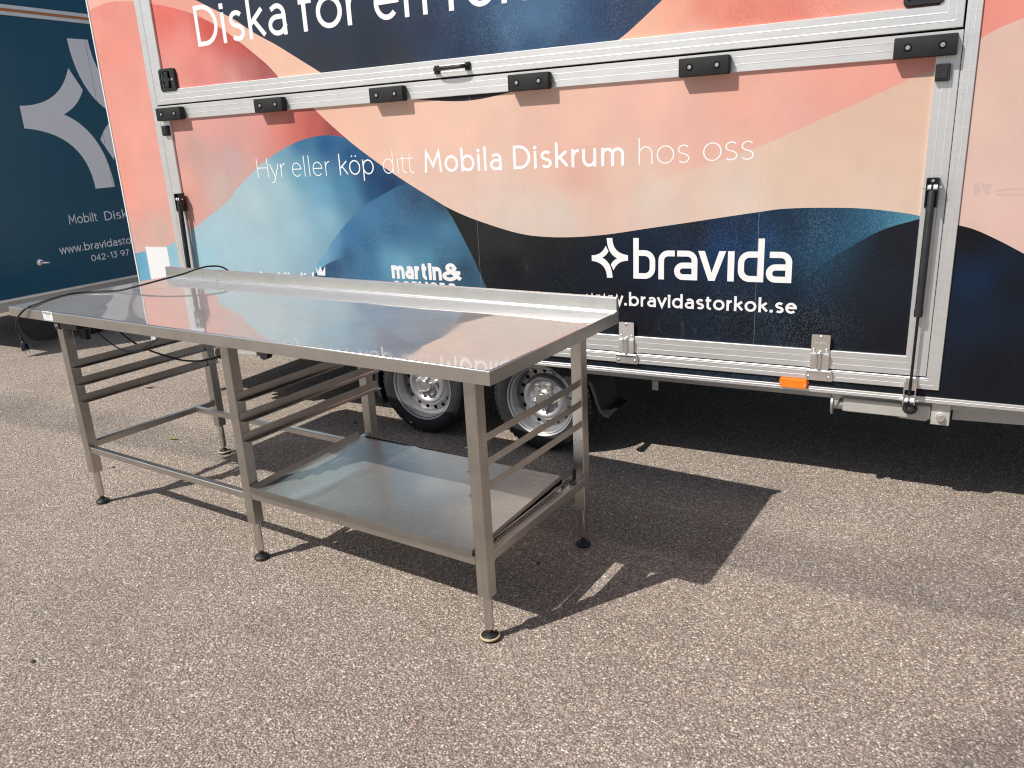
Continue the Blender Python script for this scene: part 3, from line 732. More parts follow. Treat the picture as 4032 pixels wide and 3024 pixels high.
UF = flap('upper_flap', -2.685, 1.2515, 1.7680, 2.805, 'lift-up flap with the large slogan')
# vinyl seams on the flap (thin vertical cut lines)
for parent, xs, z0, z1 in ((LF, (-.66, .62), .637, 1.685),):
    for x in xs:
        bm = B(); box(bm, x - .00025, x + .00025, -.0002, .0002, z0, z1); new_obj('seam', bm, M['scuff'], parent)

# rubber buffers on the upper rail of the lower flap
def buffer_mesh():
    bm = B()
    box(bm, -.0955, .0955, -.047, -.0112, -.0335, .0335, .004, 2)
    return bm
bx = [-2.570, -1.825, -1.0845, -.344, .400, 1.146]
proto = None
for i, x in enumerate(bx):
    if proto is None:
        b = new_obj('rubber_buffer', buffer_mesh(), M['rubber'], LF, loc=(x, 0, 1.7155), smooth=True); proto = b
        bm = B()
        lathe(bm, [(.0105, -.0465), (.0125, -.0485), (.0130, -.0480), (.0130, -.046)], 20, (0, 0, 0)); cyl(bm, (0, -.0478, 0), (0, -.045, 0), .0108, n=18); fix(bm)
        s = new_obj('screw_recess', bm, M['dark'], b, loc=(-.052, 0, 0))
        bm = B(); cyl(bm, (0, -.0500, 0), (0, -.046, 0), .0072, .0078, n=14); cyl(bm, (0, -.0503, 0), (0, -.0500, 0), .0030, n=6); fix(bm)
        h = new_obj('screw', bm, M['zinc'], b, loc=(-.052, 0, 0))
        s2 = s.copy(); COL.objects.link(s2); s2.parent = b; s2.location = (.052, 0, 0)
        h2 = h.copy(); COL.objects.link(h2); h2.parent = b; h2.location = (.052, 0, 0)
        kids = [s, h, s2, h2]
    else:
        b = proto.copy(); COL.objects.link(b); b.parent = LF; b.location = (x, 0, 1.7155)
        for k in kids:
            c = k.copy(); COL.objects.link(c); c.parent = b
# small square stops
for x in (-2.6405, 1.206):
    bm = B(); box(bm, -.0225, .0225, -.030, -.0112, -.0275, .0275, .003); box(bm, -.015, .015, -.0325, -.0298, -.020, .022, .002)
    new_obj('stop_block', bm, M['black'], LF, loc=(x, 0, 1.6300))
# flush latches in the upper flap
def latch(x, z, mirror):
    bm = B()
    pr = round_rect(-.0615, .0615, -.0585, .0585, .014)
    n = len(pr)
    inner = round_rect(-.048, .030, -.044, .044, .006)
    y0, y1 = -.018, -.0115
    a = [bm.verts.new((p[0], y1 + .012, p[1])) for p in pr]; b_ = [bm.verts.new((p[0], y0 + .003, p[1])) for p in pr]
    c = [bm.verts.new((p[0] * .96, y0, p[1] * .96)) for p in pr]
    d = [bm.verts.new((p[0], y0, p[1])) for p in inner]; e = [bm.verts.new((p[0], y0 + .011, p[1])) for p in inner]
    for A, C in ((a, b_), (b_, c), (c, d), (d, e)):
        for k in range(n): bm.faces.new((A[k], A[(k + 1) % n], C[(k + 1) % n], C[k]))
    bm.faces.new(e)
    fix(bm)
    box(bm, -.018, .012, -.021, -.010, -.040, .040, .003)
    box(bm, -.048, .024, -.0205, -.012, -.008, .008, .002)
    o = new_obj('flush_latch', bm, M['black'], UF, loc=(x, 0, z), smooth=True)
    bm = B(); cyl(bm, (.042, -.0205, 0), (.042, -.016, 0), .006, n=14); new_obj('lock', bm, M['chrome'], o)
    if mirror: o.rotation_euler = (0, pi, 0)
latch(-2.566, 1.8915, False); latch(1.128, 1.9050, False)
# grab handle
bm = B()
tube(bm, [(-.812, -.010, 1.8010), (-.811, -.030, 1.8010), (-.800, -.043, 1.8010), (-.760, -.047, 1.8015), (-.700, -.047, 1.8025), (-.664, -.043, 1.8035), (-.651, -.030, 1.8040), (-.650, -.010, 1.8040)], .0085, 10, 5)
hd = new_obj('grab_handle', bm, M['black_gloss'], UF, smooth=True)
for x, z in ((-.812, 1.801), (-.650, 1.804)):
    bm = B(); box(bm, x - .013, x + .013, -.022, -.0112, z - .019, z + .019, .004, 2); new_obj('handle_foot', bm, M['black_gloss'], hd)

# hinges of the lower flap
def hinge(x):
    bm = B()
    pl = round_rect(-.0345, .0345, .012, .088, .005, 3)
    prism(bm, pl, -.0175, -.0138)
    # folded saddle below
    for x0, x1 in ((-.0345, -.0150), (.0150, .0345)):
        prism(bm, [(x0, -.052), (x1, -.052), (x1, .012), (x0, .012)], -.0260, -.0138)
        prism(bm, [(x0, -.010), (x1, -.010), (x1, .010), (x0, .010)], -.0300, -.0255)
    # bright roll in the middle
    box(bm, -.0165, .0165, -.020, -.0138, -.052, .012)
    cyl(bm, (0, -.026, -.050), (0, -.026, .012), .0095, n=16)
    r = bmesh.ops.create_uvsphere(bm, u_segments=14, v_segments=8, radius=.0095)
    bmesh.ops.translate(bm, verts=r['verts'], vec=(0, -.026, .012))
    cyl(bm, (-.046, -.0205, -.060), (.046, -.0205, -.060), .0085, n=16)
    cyl(bm, (-.020, -.0205, -.060), (.020, -.0205, -.060), .0098, n=16)
    prism(bm, round_rect(-.050, .050, -.100, -.064, .004, 3), -.0150, -.0105)
    fix(bm)
    o = new_obj('hinge', bm, M['chrome'], LF, loc=(x, 0, .6120), smooth=30)
    for a, b in ((0, .078), (-.024, .026), (.024, .026), (-.038, -.086), (.038, -.086)):
        bm = B(); yy = -.0178 if b > 0 else -.0150
        lathe(bm, [(.0066, 0), (.0062, -.0028), (.0035, -.0048), (.0, -.0050)], 14, (a, yy, b)); fix(bm)
        new_obj('rivet', bm, M['chrome'], o, smooth=True)
    bm = B()
    box(bm, -.0215, -.0155, -.0179, -.0174, .052, .058)
    for k in range(7): box(bm, -.0125 + k * .0048, -.0090 + k * .0048, -.0179, -.0174, .052, .0575)
    new_obj('maker_mark', bm, M['zinc_pale'], o)
for x in (-2.323, -1.523, -.723, .077, .8795): hinge(x)

# gas struts
def strut(x, x2, side):
    bm = B()
    cyl(bm, (x, -.040, 1.262), (x, -.040, 1.238), .006, n=10)
    lathe(bm, [(.0, 0), (.010, .002), (.0135, .008), (.0135, .42), (.0150, .421), (.0150, .448), (.012, .450), (0, .450)], 24, axis='z')
    top = Vector((x, -.040, 1.245)); bot = Vector((x2, -.040, .492))
    d = (bot - top).normalized(); q = d.to_track_quat('Z', 'Y').to_matrix().to_4x4()
    vsx = [v for v in bm.verts if v.co.z < .46 and abs(v.co.x) < .02 and v.co.y > -.02]
    bmesh.ops.transform(bm, matrix=Matrix.Translation(top) @ q, verts=vsx); fix(bm)
    o = new_obj('gas_strut', bm, M['black'], TR, smooth=40)
    bm = B(); cyl(bm, top + d * .44, bot, .0052, n=12); new_obj('piston_rod', bm, M['black_gloss'], o, smooth=True)
    # upper bracket: channel with a pin
    bm = B()
    xb = x
    box(bm, xb - .020, xb + .020, -.017, -.0115, 1.185, 1.287, .001)
    for sx in (-.020, .0165):
        prism(bm, [(sx + xb, 1.187), (sx + xb + .0035, 1.187), (sx + xb + .0035, 1.287), (sx + xb, 1.287)], -.052, -.0165)
    new_obj('strut_bracket', bm, M['black_gloss'], o)
    bm = B(); cyl(bm, (xb - .030, -.040, 1.255), (xb + .030, -.040, 1.255), .0042, n=12); lathe(bm, [(.0, 0), (.005, 0), (.005, .004), (0, .0045)], 12, (xb, -.0225, 1.277)); fix(bm)
    new_obj('pin', bm, M['chrome'], o)
    bm = B(); cyl(bm, (xb - .0165, -.040, 1.255), (xb - .0035, -.040, 1.255), .0095, n=14); cyl(bm, (xb + .0035, -.040, 1.255), (xb + .0165, -.040, 1.255), .0095, n=14)
    new_obj('nylon_roller', bm, M['nylon'], o)
    # lower clevis on the body
    bm = B()
    for sx in (-.021, .0175):
        prism(bm, [(x2 + sx, .462), (x2 + sx + .0035, .462), (x2 + sx + .0035, .548), (x2 + sx, .548)], -.058, -.0088)
    box(bm, x2 - .021, x2 + .021, -.0125, -.0088, .505, .552)
    new_obj('strut_bracket', bm, M['chrome'], o)
    bm = B(); cyl(bm, (x2 - .032, -.046, .476), (x2 + .032, -.046, .476), .0045, n=12); new_obj('pin', bm, M['chrome'], o)
    bm = B(); cyl(bm, (x2 - .0175, -.046, .476), (x2 - .004, -.046, .476), .0095, n=14); cyl(bm, (x2 + .004, -.046, .476), (x2 + .0175, -.046, .476), .0095, n=14)
    new_obj('nylon_roller', bm, M['nylon'], o)
    bm = B(); r = bmesh.ops.create_uvsphere(bm, u_segments=18, v_segments=12, radius=.027)
    bmesh.ops.scale(bm, vec=(1, 1, .86), verts=bm.verts[:]); bmesh.ops.translate(bm, vec=(x2 + .006, -.010, .4330), verts=bm.verts[:])
    new_obj('rubber_ball', bm, M['black'], o, smooth=True)
strut(1.2110, 1.2070, 1); strut(-2.6060, -2.634, -1)

# amber side marker
def marker(x, label):
    bm = B(); prism(bm, round_rect(-.056, .056, -.0215, .0215, .012), -.0045, -.0002)
    mk = new_obj('marker_base', bm, M['orange'], TR, loc=(x, -.0015, .4905), label=label)
    bm = B(); pr = round_rect(-.053, .053, -.019, .019, .010)
    a = [bm.verts.new((p[0], -.0045, p[1])) for p in pr]; b = [bm.verts.new((p[0] * .95, -.018, p[1] * .9)) for p in pr]
    n = len(pr)
    for k in range(n): bm.faces.new((a[k], a[(k + 1) % n], b[(k + 1) % n], b[k]))
    bm.faces.new(b); fix(bm)
    for k in range(9): box(bm, .000 + k * .004, .0022 + k * .004, -.0187, -.0175, .004, .012)
    box(bm, -.026, .030, -.0187, -.0175, -.013, -.010); box(bm, -.004, -.001, -.0187, -.0175, -.010, .012)
    new_obj('amber_lens', bm, M['orange'], mk, smooth=30)
    bm = B()
    bm.free()
    for xx in (-.045, .045):
        bm = B(); cyl(bm, (xx, -.0192, -.002), (xx, -.017, -.002), .0035, n=10); new_obj('lens_screw', bm, M['scuff'], mk)
marker(.786, 'amber side marker lamp right of the hinges'); marker(-2.25, 'amber side marker lamp behind the table')

# lettering on the flaps
EPS = -.0004
def PT(y): return lambda x, z: (x, y, z)
def words(name, parent, specs, mat, label, place=PT(EPS)):
    for s in specs: flat(name, [text2d(*s[:6], **(s[6] if len(s) > 6 else {}))], mat, parent, place, label)
cap1 = .197; w1 = .0225; z1 = 2.0355
words('lettering', UF, [('Diska', -2.303, -1.674, z1, cap1, w1, dict(gap=.17)), ('för', -1.592, -1.215, z1, cap1, w1, dict(gap=.16)),
      ('en', -1.139, -.8475, z1, cap1, w1, dict(gap=.19)), ('ren', -.7357, -.345, z1, cap1, w1, dict(gap=.17))], M['white'], 'word of the large white slogan on the upper flap')
sl = dict(slope=.0020)
thin = .0046; bold = .0122
words('lettering', LF, [('Hyr', -2.006, -1.802, 1.3562, .0995, thin, dict(gap=.19)), ('eller', -1.7595, -1.502, 1.3572, .0995, thin, dict(gap=.24)),
      ('köp', -1.4435, -1.229, 1.3578, .0990, thin * 1.35, dict(gap=.20)), ('ditt', -1.1725, -.9875, 1.3580, .0995, thin, dict(gap=.23)),
      ('Mobila', -.9295, -.5130, 1.3570, .1010, bold, dict(gap=.20, **sl)), ('Diskrum', -.4535, .0660, 1.3595, .1010, bold, dict(gap=.20, **sl)),
      ('hos', .1290, .3405, 1.3625, .0995, thin, dict(gap=.20, **sl)), ('oss', .3945, .5910, 1.3665, .0995, thin, dict(gap=.18, **sl))], M['white'], 'word of the white slogan line in thin and bold letters')
words('lettering', LF, [('www.bravidastorkok.se', -.1185, .7800, .7680, .0590, .0096, dict(gap=.17, slope=.0055))], M['white'], 'white web address line')
words('lettering', LF, [('martin', -1.1800, -.8790, .8452, .0860, .0205, dict(gap=.07)), ('&', -.8760, -.7600, .8440, .0870, .0180),
      ('servera', -1.1800, -.800, .7690, .0840, .0205, dict(gap=.07))], M['white'], 'bold white sponsor lettering just above the table edge')

# star-shaped company logo: two rotated halves
def star(cx, cz, s, sx=1.0):
    def half(rot):
        out = bez((-.985, .115), (-.42, .12), (-.21, .615), 12) + [(-.06, .335)] + bez((-.06, .335), (-.17, .12), (-.406, .01), 8)[1:] \
            + bez((-.406, .01), (.125, -.22), (.145, -.995), 14)[1:] + bez((-.16, -1.0), (-.17, -.24), (-.985, -.165), 14)
        return [(cx + (-p[0] if rot else p[0]) * s * sx, cz + (-p[1] if rot else p[1]) * s) for p in out]
    r = []
    for h in (False, True):
        p = half(h)
        a = sum(p[i][0] * p[(i + 1) % len(p)][1] - p[(i + 1) % len(p)][0] * p[i][1] for i in range(len(p)))
        r.append(p if a > 0 else p[::-1])
    return triangulate(r)
def logo_word(x0, z0, k):
    """squarish wordmark; coordinates in metres of the big version, k = scale"""
    w = .0243; h = w / 2; top = .122; asc = .173
    def rr(xa, xb, za, zb, r, corners):
        return None
    S = []
    def bowl(xa, xb, closed_left):
        # rounded on the side away from the stem
        r = .034; a, b = xa + h, xb - h; lo, hi = h, top - h
        if closed_left:   # stem left, round corners right (b)
            return [(a, lo), (b - r, lo)] + arc(b - r, lo + r, r, r, -90, 0, 6)[1:] + arc(b - r, hi - r, r, r, 0, 90, 6) + [(a, hi)]
        return [(b, lo), (a + r, lo)] + arc(a + r, lo + r, r, r, 270, 180, 6)[1:] + arc(a + r, hi - r, r, r, 180, 90, 6) + [(b, hi)]
    P = []
    P += ribbon([(h, 0), (h, asc)], w); P += ribbon(bowl(0, .097, True), w, True)                       # b
    x = .111; r = .030
    P += ribbon([(x + h, 0), (x + h, top - h - r)] + arc(x + h + r, top - h - r, r, r, 180, 90, 6)[1:] + [(x + .070, top - h)], w)   # r
    def a_(x, W=.098):
        r = .030; hi = top - h; o = []
        o += ribbon([(x + .012, hi), (x + W - h - r, hi)] + arc(x + W - h - r, hi - r, r, r, 90, 0, 6)[1:] + [(x + W - h, 0)], w)
        m_ = .0610; r2 = (m_ - h) / 2 - .0002
        o += ribbon([(x + W - h, h), (x + h + r2, h)] + arc(x + h + r2, h + r2, r2, r2, 270, 90, 10)[1:] + [(x + W - h, m_)], w, True)
        return o
    P += a_(.179)
    x = .279
    P.append([(x, top), (x + .0275, top), (x + .057, .034), (x + .0865, top), (x + .114, top), (x + .070, 0), (x + .044, 0)][::-1])    # v
    x = .4005; P.append([(x, 0), (x + .0262, 0), (x + .0262, top), (x, top)])                             # i without dot
    x = .4415; W = .101
    P += ribbon([(x + W - h, 0), (x + W - h, asc)], w)
    P += ribbon([(p[0] + x, p[1]) for p in bowl(0, W, False)], w, True)                                   # d
    P += a_(.5515)
    fixd = []
    for p in P:
        fixd.append([(x0 + q[0] * k, z0 + q[1] * k) for q in p])
    return triangulate(fixd)
V, T = logo_word(.1040, .8900, 1.0)
V = [(x, z + .0075 * (x - .1)) for x, z in V]
flat('lettering', [(V, T)], M['white'], LF, PT(EPS), 'big white company wordmark on the black wave')
flat('logo_star', [star(-.0037, .9757, .0862, .985)], M['white'], LF, PT(EPS), 'white star emblem left of the wordmark')
# crown mark and letter tops that stick out above the table edge
crown = [(-1.6815, .8950), (-1.6640, .8640), (-1.6485, .8960), (-1.6350, .8640), (-1.6125, .8960), (-1.6200, .8440), (-1.6720, .8440)]
dots = [[(x0, .82), (x1, .82), (x1, z), (x0, z)] for x0, x1, z in ((-1.792, -1.780, .8555), (-1.712, -1.699, .8590))]
bumps = [arc(c, .843, r, .010, 0, 180, 8) for c, r in ((-1.951, .0075), (-1.905, .009), (-1.880, .009), (-1.762, .010), (-2.085, .008))]
flat('logo_crown', [triangulate([crown[::-1] if False else crown]), triangulate(dots + bumps)], M['white'], LF, PT(EPS), 'white crown and letter tops just above the table edge')
# scuffs on the film and on the frame
def blotch(name, pts, parent, mat, y=-.0003):
    flat(name, [triangulate([pts])], mat, parent, PT(y))
rs = random.Random(3)
def streak(x, z, ln, wd, ang):
    n = 7; L = []; R = []
    for k in range(n + 1):
        u = k / n; ww = wd * sin(pi * min(max(u, .06), .94)) * rs.uniform(.6, 1.3); dx = sin(ang) * ln * u + rs.uniform(-.001, .001); dz = -cos(ang) * ln * u
        L.append((x + dx - ww, z + dz)); R.append((x + dx + ww, z + dz))
    return L + R[::-1]
# plain white sticker on the left-hand panel
bm = B(); box(bm, -3.022, -2.827, -.0010, -.0002, .772, .974); new_obj('white_sticker', bm, M['sticker'], TR, label='plain white sticker low on the left body panel')
# residue of a removed sticker on the right-hand panel
for pts in ([(1.338, 1.266), (1.352, 1.266), (1.360, 1.240), (1.352, 1.224), (1.340, 1.225)], [(1.358, 1.262), (1.392, 1.260), (1.384, 1.244), (1.392, 1.232), (1.378, 1.223), (1.366, 1.240)], [(1.400, 1.238), (1.446, 1.247), (1.488, 1.246), (1.488, 1.241), (1.446, 1.242), (1.402, 1.234)], [(1.405, 1.228), (1.487, 1.229), (1.487, 1.222), (1.406, 1.223)]):
    blotch('sticker_residue', pts[::-1], TR, M['scuff'])
bm = B()

# ---- chassis under the trailer
bm = B()
for y in (.30, 1.90):
    box(bm, -3.05, XR - .1, y, y + .05, .44, .585, .004)
new_obj('chassis_beam', bm, M['zinc'], TR)
bm = B(); box(bm, XL + .06, XR - .05, .045, .075, .425, .585, .003); new_obj('floor_rail', bm, M['zinc'], TR)
bm = B()
prism(bm, [(1.36, .430), (XR, .455), (XR, .420), (1.36, .372)], .09, .10); new_obj('chassis_gusset', bm, M['zinc'], TR)
bm = B()
for xw in (-1.090, -.395):
    box(bm, xw - .035, xw + .035, .33, 1.95, .225, .295, .006)
    box(bm, xw - .02, xw + .14, .27, .33, .25, .45, .006)
new_obj('axle_beam', bm, M['zinc'], TR)
# steady legs folded up
def steady(x0, x1, br0, br1, disc, z0=.382, z1=.437):
    bm = B(); box(bm, x0, x1, .022, .080, z0, z1, .004)
    s = new_obj('steady_leg', bm, M['zinc_pale'], TR)
    bm = B(); box(bm, br0, br1, .024, .090, .366, .459, .002); new_obj('bracket_plate', bm, M['zinc_pale'], s)
    bm = B(); cyl(bm, ((br0 + br1) / 2, .012, .400), ((br0 + br1) / 2, .024, .400), .0155, n=18); cyl(bm, ((br0 + br1) / 2, .004, .400), ((br0 + br1) / 2, .012, .400), .011, n=6); new_obj('bolt', bm, M['chrome'], s)
    sg = 1 if disc > x1 else -1
    xe = x1 if sg > 0 else x0
    bm = B(); cyl(bm, (xe, .05, .405), (disc, .05, .405), .023, n=20); new_obj('inner_tube', bm, M['zinc'], s, smooth=True)
    bm = B(); cyl(bm, (disc, .05, .405), (disc + sg * .008, .05, .405), .046, n=28); new_obj('foot_plate', bm, M['zinc'], s, smooth=True)
    bm = B(); prism(bm, [(disc + sg * .006, .455), (disc - sg * .035, .457), (disc - sg * .004, .39)][::1], .02, .026); new_obj('gusset', bm, M['zinc_pale'], s)
steady(.972, 1.283, 1.286, 1.350, .936)
steady(-2.545, -2.240, -2.61, -2.55, -2.188, .340, .385)
bm = B(); prism(bm, [(1.17, .3815), (1.275, .3815), (1.275, .376), (1.268, .372), (1.178, .375)], .035, .070); new_obj('crank_bracket', bm, M['zinc_pale'], TR)
# small marker and rubber bits at the left end of the sill
bm = B(); box(bm, -3.052, -3.020, -.050, -.018, .385, .425, .004); box(bm, -3.062, -3.052, -.052, .05, .375, .46, .002)
new_obj('end_bracket', bm, M['nylon'], TR)
bm = B(); cyl(bm, (-2.52, -.01, .342), (-2.52, .03, .342), .034, n=22); new_obj('rubber_stop', bm, M['black'], TR, smooth=True)
bm = B(); cyl(bm, (-2.165, .000, .362), (-2.165, .045, .362), .032, n=22); new_obj('rubber_stop', bm, M['black'], TR, smooth=True)
bm = B(); box(bm, .168, .198, .055, .065, .375, .440, .004); new_obj('lug', bm, M['zinc'], TR)

# ---- wheels
def annulus_with_holes(r0, r1, rc, rh, nh, prof):
    V = []; E = []
    def ring(cx, cz, rad, n, ph=0):
        s = len(V)
        for k in range(n): V.append(Vector((cx + rad * cos(2 * pi * k / n + ph), cz + rad * sin(2 * pi * k / n + ph))))
        for k in range(n): E.append((s + k, s + (k + 1) % n))
    ring(0, 0, r1, 64); ring(0, 0, r0, 64)
    hs = []
    for k in range(nh):
        a = 2 * pi * (k + .5) / nh; hs.append((rc * cos(a), rc * sin(a))); ring(rc * cos(a), rc * sin(a), rh, 12)
    r = delaunay_2d_cdt(V, E, [], 0, 1e-6)
    bm = B(); vv = [bm.verts.new((v.x, prof(v.length), v.y)) for v in r[0]]
    for f in r[2]:
        c = sum((r[0][i] for i in f), Vector((0, 0))) / len(f)
        if c.length > r1 - .0002 or c.length < r0 + .0002: continue
        if any(math.hypot(c.x - h[0], c.y - h[1]) < rh * .97 for h in hs): continue
        bm.faces.new([vv[i] for i in f])
    bm.normal_update()
    for f in bm.faces:
        if f.normal.y > 0: f.normal_flip()
    return bm
def arc_text(s, r, a0, cap, sw, y, gap=.18):
    """text along a circle: a0 = start angle (deg), running clockwise seen from the front"""
    w = sw / cap; bm = B(); x = 0
    for ch in s:
        if ch == ' ': x += .4; continue
        V, T, ad = glyph_mesh(ch, w)
        vv = []
        for px, pz in V:
            ang = radians(a0) - (x + px) * cap / r; rr = r + pz * cap - cap / 2
            vv.append(bm.verts.new((rr * cos(ang), y, rr * sin(ang))))
        for f in T: bm.faces.new([vv[i] for i in f])
        x += ad + gap
    return bm
R0 = .2625
def wheel(xw, yw, spin, t1, t2):
    """outer side faces -y; yw = plane of the rim lip"""
    bm = B()
    rimprof = [(.172, .090), (.166, .080), (.165, .030), (.1665, .014), (.172, .006), (.1755, .002), (.1815, .0), (.1835, -.003), (.1815, -.006), (.177, -.004), (.172, .0), (.1645, .006), (.1630, .012), (.1600, .020), (.1585, .034), (.1545, .040), (.1500, .060), (.1485, .074)]
    lathe(bm, rimprof, 72)
    rimprof2 = [(.1225, .072), (.1185, .0600), (.1130, .0470), (.1070, .0405), (.1000, .0380), (.0900, .0400), (.0800, .0460), (.0720, .0535), (.0660, .0560), (.0560, .0560), (.0400, .0540), (.0385, .0560), (.0385, .08)]
    lathe(bm, rimprof2, 72)
    fix(bm)
    for f in bm.faces: pass
    w = new_obj('wheel', bm, M['rim'], TR, loc=(xw, yw, R0), smooth=40)
    w.rotation_euler = (0, spin, 0)
    bm = annulus_with_holes(.1225, .1485, .1355, .0108, 16, lambda r: .072 + .002 * (r - .1225) / .026)
    new_obj('vent_ring', bm, M['rim'], w)
    bm = B(); cyl(bm, (0, .092, 0), (0, .105, 0), .165, n=40); fix(bm); new_obj('brake_drum', bm, M['dark'], w)
    bm = B()
    prof = [(.170, .0), (.1835, -.004), (.186, -.0085), (.190, -.0100), (.2000, -.0140), (.2050, -.0150), (.2065, -.0142), (.2160, -.0160), (.2290, -.0130), (.2400, -.0065), (.2415, -.0078), (.2440, -.0065), (.2500, .0020), (.2570, .0110), (.2600, .018), (.2618, .026), (.2625, .045), (.2625, .062), (.2570, .063), (.2570, .070), (.2625, .071), (.2625, .098), (.2570, .099), (.2570, .106), (.2625, .107), (.2625, .135), (.2600, .158), (.2500, .175), (.2300, .190), (.1900, .190), (.170, .180)]
    lathe(bm, prof, 96, closed=True); fix(bm)
    # squash where it stands on the ground is left out; tread blocks at the shoulder
    ty = new_obj('tyre', bm, M['tyre'], w, smooth=30)
    bm = B()
    for k in range(60):
        a = 2 * pi * k / 60
        mt = Matrix.Rotation(-a, 4, 'Y')
        box(bm, .2480, .2629, .012, .040, -.0078, .0078, .001, 1, mt)
    tb = new_obj('tread_blocks', bm, M['tyre'], w); tb['kind'] = 'stuff'
    for s, a0, r in ((t1, 70 + math.degrees(spin), .2170), (t2, 205 + math.degrees(spin), .2180)):
        bm = arc_text(s, r, a0, .0185, .0026, -.0172)
        new_obj('tyre_lettering', bm, M['tyre_text'], w)
    bm = B(); lathe(bm, [(.0400, .054), (.0345, .051), (.0335, .022), (.0315, .014), (.0290, .012), (.0270, .0145), (.0, .0145)], 32); fix(bm)
    new_obj('hub_cap', bm, M['chrome'], w, smooth=40)
    first = None
    for k in range(5):
        a = 2 * pi * k / 5 + .3
        px, pz = .056 * cos(a), .056 * sin(a)
        if first is None:
            bm = B(); cyl(bm, (0, .058, 0), (0, .046, 0), .0135, .0115, n=16); cyl(bm, (0, .046, 0), (0, .030, 0), .0098, n=6); cyl(bm, (0, .030, 0), (0, .027, 0), .0075, .006, n=12); fix(bm)
            first = new_obj('wheel_bolt', bm, M['chrome'], w, loc=(px, 0, pz), smooth=30)
        else:
            c = first.copy(); COL.objects.link(c); c.parent = w; c.location = (px, 0, pz)
    bm = B(); tube(bm, [(.150 * cos(2.4), .05, .150 * sin(2.4)), (.158 * cos(2.4), .020, .158 * sin(2.4)), (.160 * cos(2.4), -.002, .160 * sin(2.4))], .0042, 8, 3)
    new_obj('valve', bm, M['chrome'], w)
    bm = B(); lathe(bm, [(.0, -.0185), (.0042, -.0180), (.0045, -.012)], 10, (.2200 * cos(-1.95 + spin), 0, .2200 * sin(-1.95 + spin))); fix(bm)
    new_obj('tyre_dot', bm, M['nylon'], w)
YW = .050
wheel(-1.0900, YW, .0, '195/50R13C  104', 'MasterTrail')
wheel(-.3950, YW, .55, '195/50R13C  104', 'MasterTrail')
# far-side wheels
for x in (-1.0900, -.3950):
    bm = B(); lathe(bm, [(.12, 0), (.18, -.01), (.23, -.01), (.2580, .01), (.2625, .04), (.2625, .14), (.25, .18), (.12, .18)], 48, closed=True); cyl(bm, (0, .02, 0), (0, .16, 0), .13, n=32); fix(bm)
    new_obj('far_wheel', bm, M['tyre'], TR, loc=(x, DEP - .25, R0), smooth=35)
# mudguards (curved sheets over the wheels)
def mudguard(xc, a0, a1, r, name='mudguard'):
    bm = B(); n = 26; rows = []
    for k in range(n + 1):
        a = radians(a0 + (a1 - a0) * k / n); rr = r + (.02 * max(0, (k - n * .75) / (n * .25)))
        row = []
        for (q, y) in ((0, .075), (-.016, .055), (-.016, .052), (.0035, .0515), (.0045, .285), (0, .285)):
            row.append(bm.verts.new((xc + (rr + q) * cos(a), y, R0 + (rr + q) * sin(a))))
        rows.append(row)
    for A, C in zip(rows, rows[1:]):
        for k in range(6): bm.faces.new((A[k], A[(k + 1) % 6], C[(k + 1) % 6], C[k]))
    bm.faces.new(rows[0]); bm.faces.new(rows[-1][::-1]); fix(bm)
    return new_obj(name, bm, M['black'], TR, smooth=40)
mudguard(-1.09, 205, 100, .305)
bm = B(); rows = []
cur = [(-.345, .568), (-.270, .545), (-.200, .490), (-.150, .425), (-.120, .365), (-.105, .3235), (-.094, .285), (-.080, .250), (-.060, .232), (-.035, .224)]
for q, (x, z) in enumerate(cur):
    a = cur[max(q - 1, 0)]; c = cur[min(q + 1, len(cur) - 1)]; dx, dz = c[0] - a[0], c[1] - a[1]; l = math.hypot(dx, dz); nx, nz = dz / l, -dx / l
    rows.append([bm.verts.new(p) for p in ((x, .056, z), (x + nx * .012, .056, z + nz * .012), (x + nx * .012, .053, z + nz * .012), (x - nx * .004, .052, z - nz * .004), (x - nx * .004, .285, z - nz * .004), (x, .285, z))])
for A, C in zip(rows, rows[1:]):
    for k in range(6): bm.faces.new((A[k], A[(k + 1) % 6], C[(k + 1) % 6], C[k]))
bm.faces.new(rows[0]); bm.faces.new(rows[-1][::-1]); fix(bm)
new_obj('mudguard', bm, M['black'], TR, smooth=40)
bm = B(); box(bm, -1.143, -.342, .0515, .285, .5665, .5705); new_obj('mudguard_bridge', bm, M['black'], TR)

# =================================================================== BLUE TRAILER
BX = -5.35
BT = thing('blue_trailer', 'dark blue trailer with big pale star emblem, at the left edge', 'trailer')
bm = B(); box(bm, BX - 2.2, BX - .034, .09, 5.6, .60, 2.98, .01); new_obj('body', bm, M['blue'], BT)
bm = B(); box(bm, BX - .034, BX, .09, 5.6, .457, 2.605, .001); new_obj('side_panel', bm, M['blue'], BT, label='dark blue lower side panel with emblem')
bm = B(); box(bm, BX - .034, BX, .09, 5.6, 2.689, 2.96, .001); new_obj('side_panel', bm, M['blue'], BT, label='dark blue strip above the light rail')
bm = B(); box(bm, BX - .034, BX + .010, .088, 5.602, 2.607, 2.637, .002); box(bm, BX - .034, BX + .010, .088, 5.602, 2.657, 2.687, .002); rl = new_obj('light_rail', bm, M['alu_v'], BT)
bm = B(); box(bm, BX - .03, BX + .007, .0885, 5.6, 2.638, 2.656); new_obj('orange_stripe', bm, M['orange_trim'], rl)
bm = B(); box(bm, BX - .045, BX + .004, .072, .089, .455, 2.975, .002); new_obj('corner_trim', bm, M['alu_v'], BT)
bm = B(); box(bm, BX - .04, BX + .006, .075, 5.6, .432, .4565, .002); new_obj('sill', bm, M['alu_v'], BT)
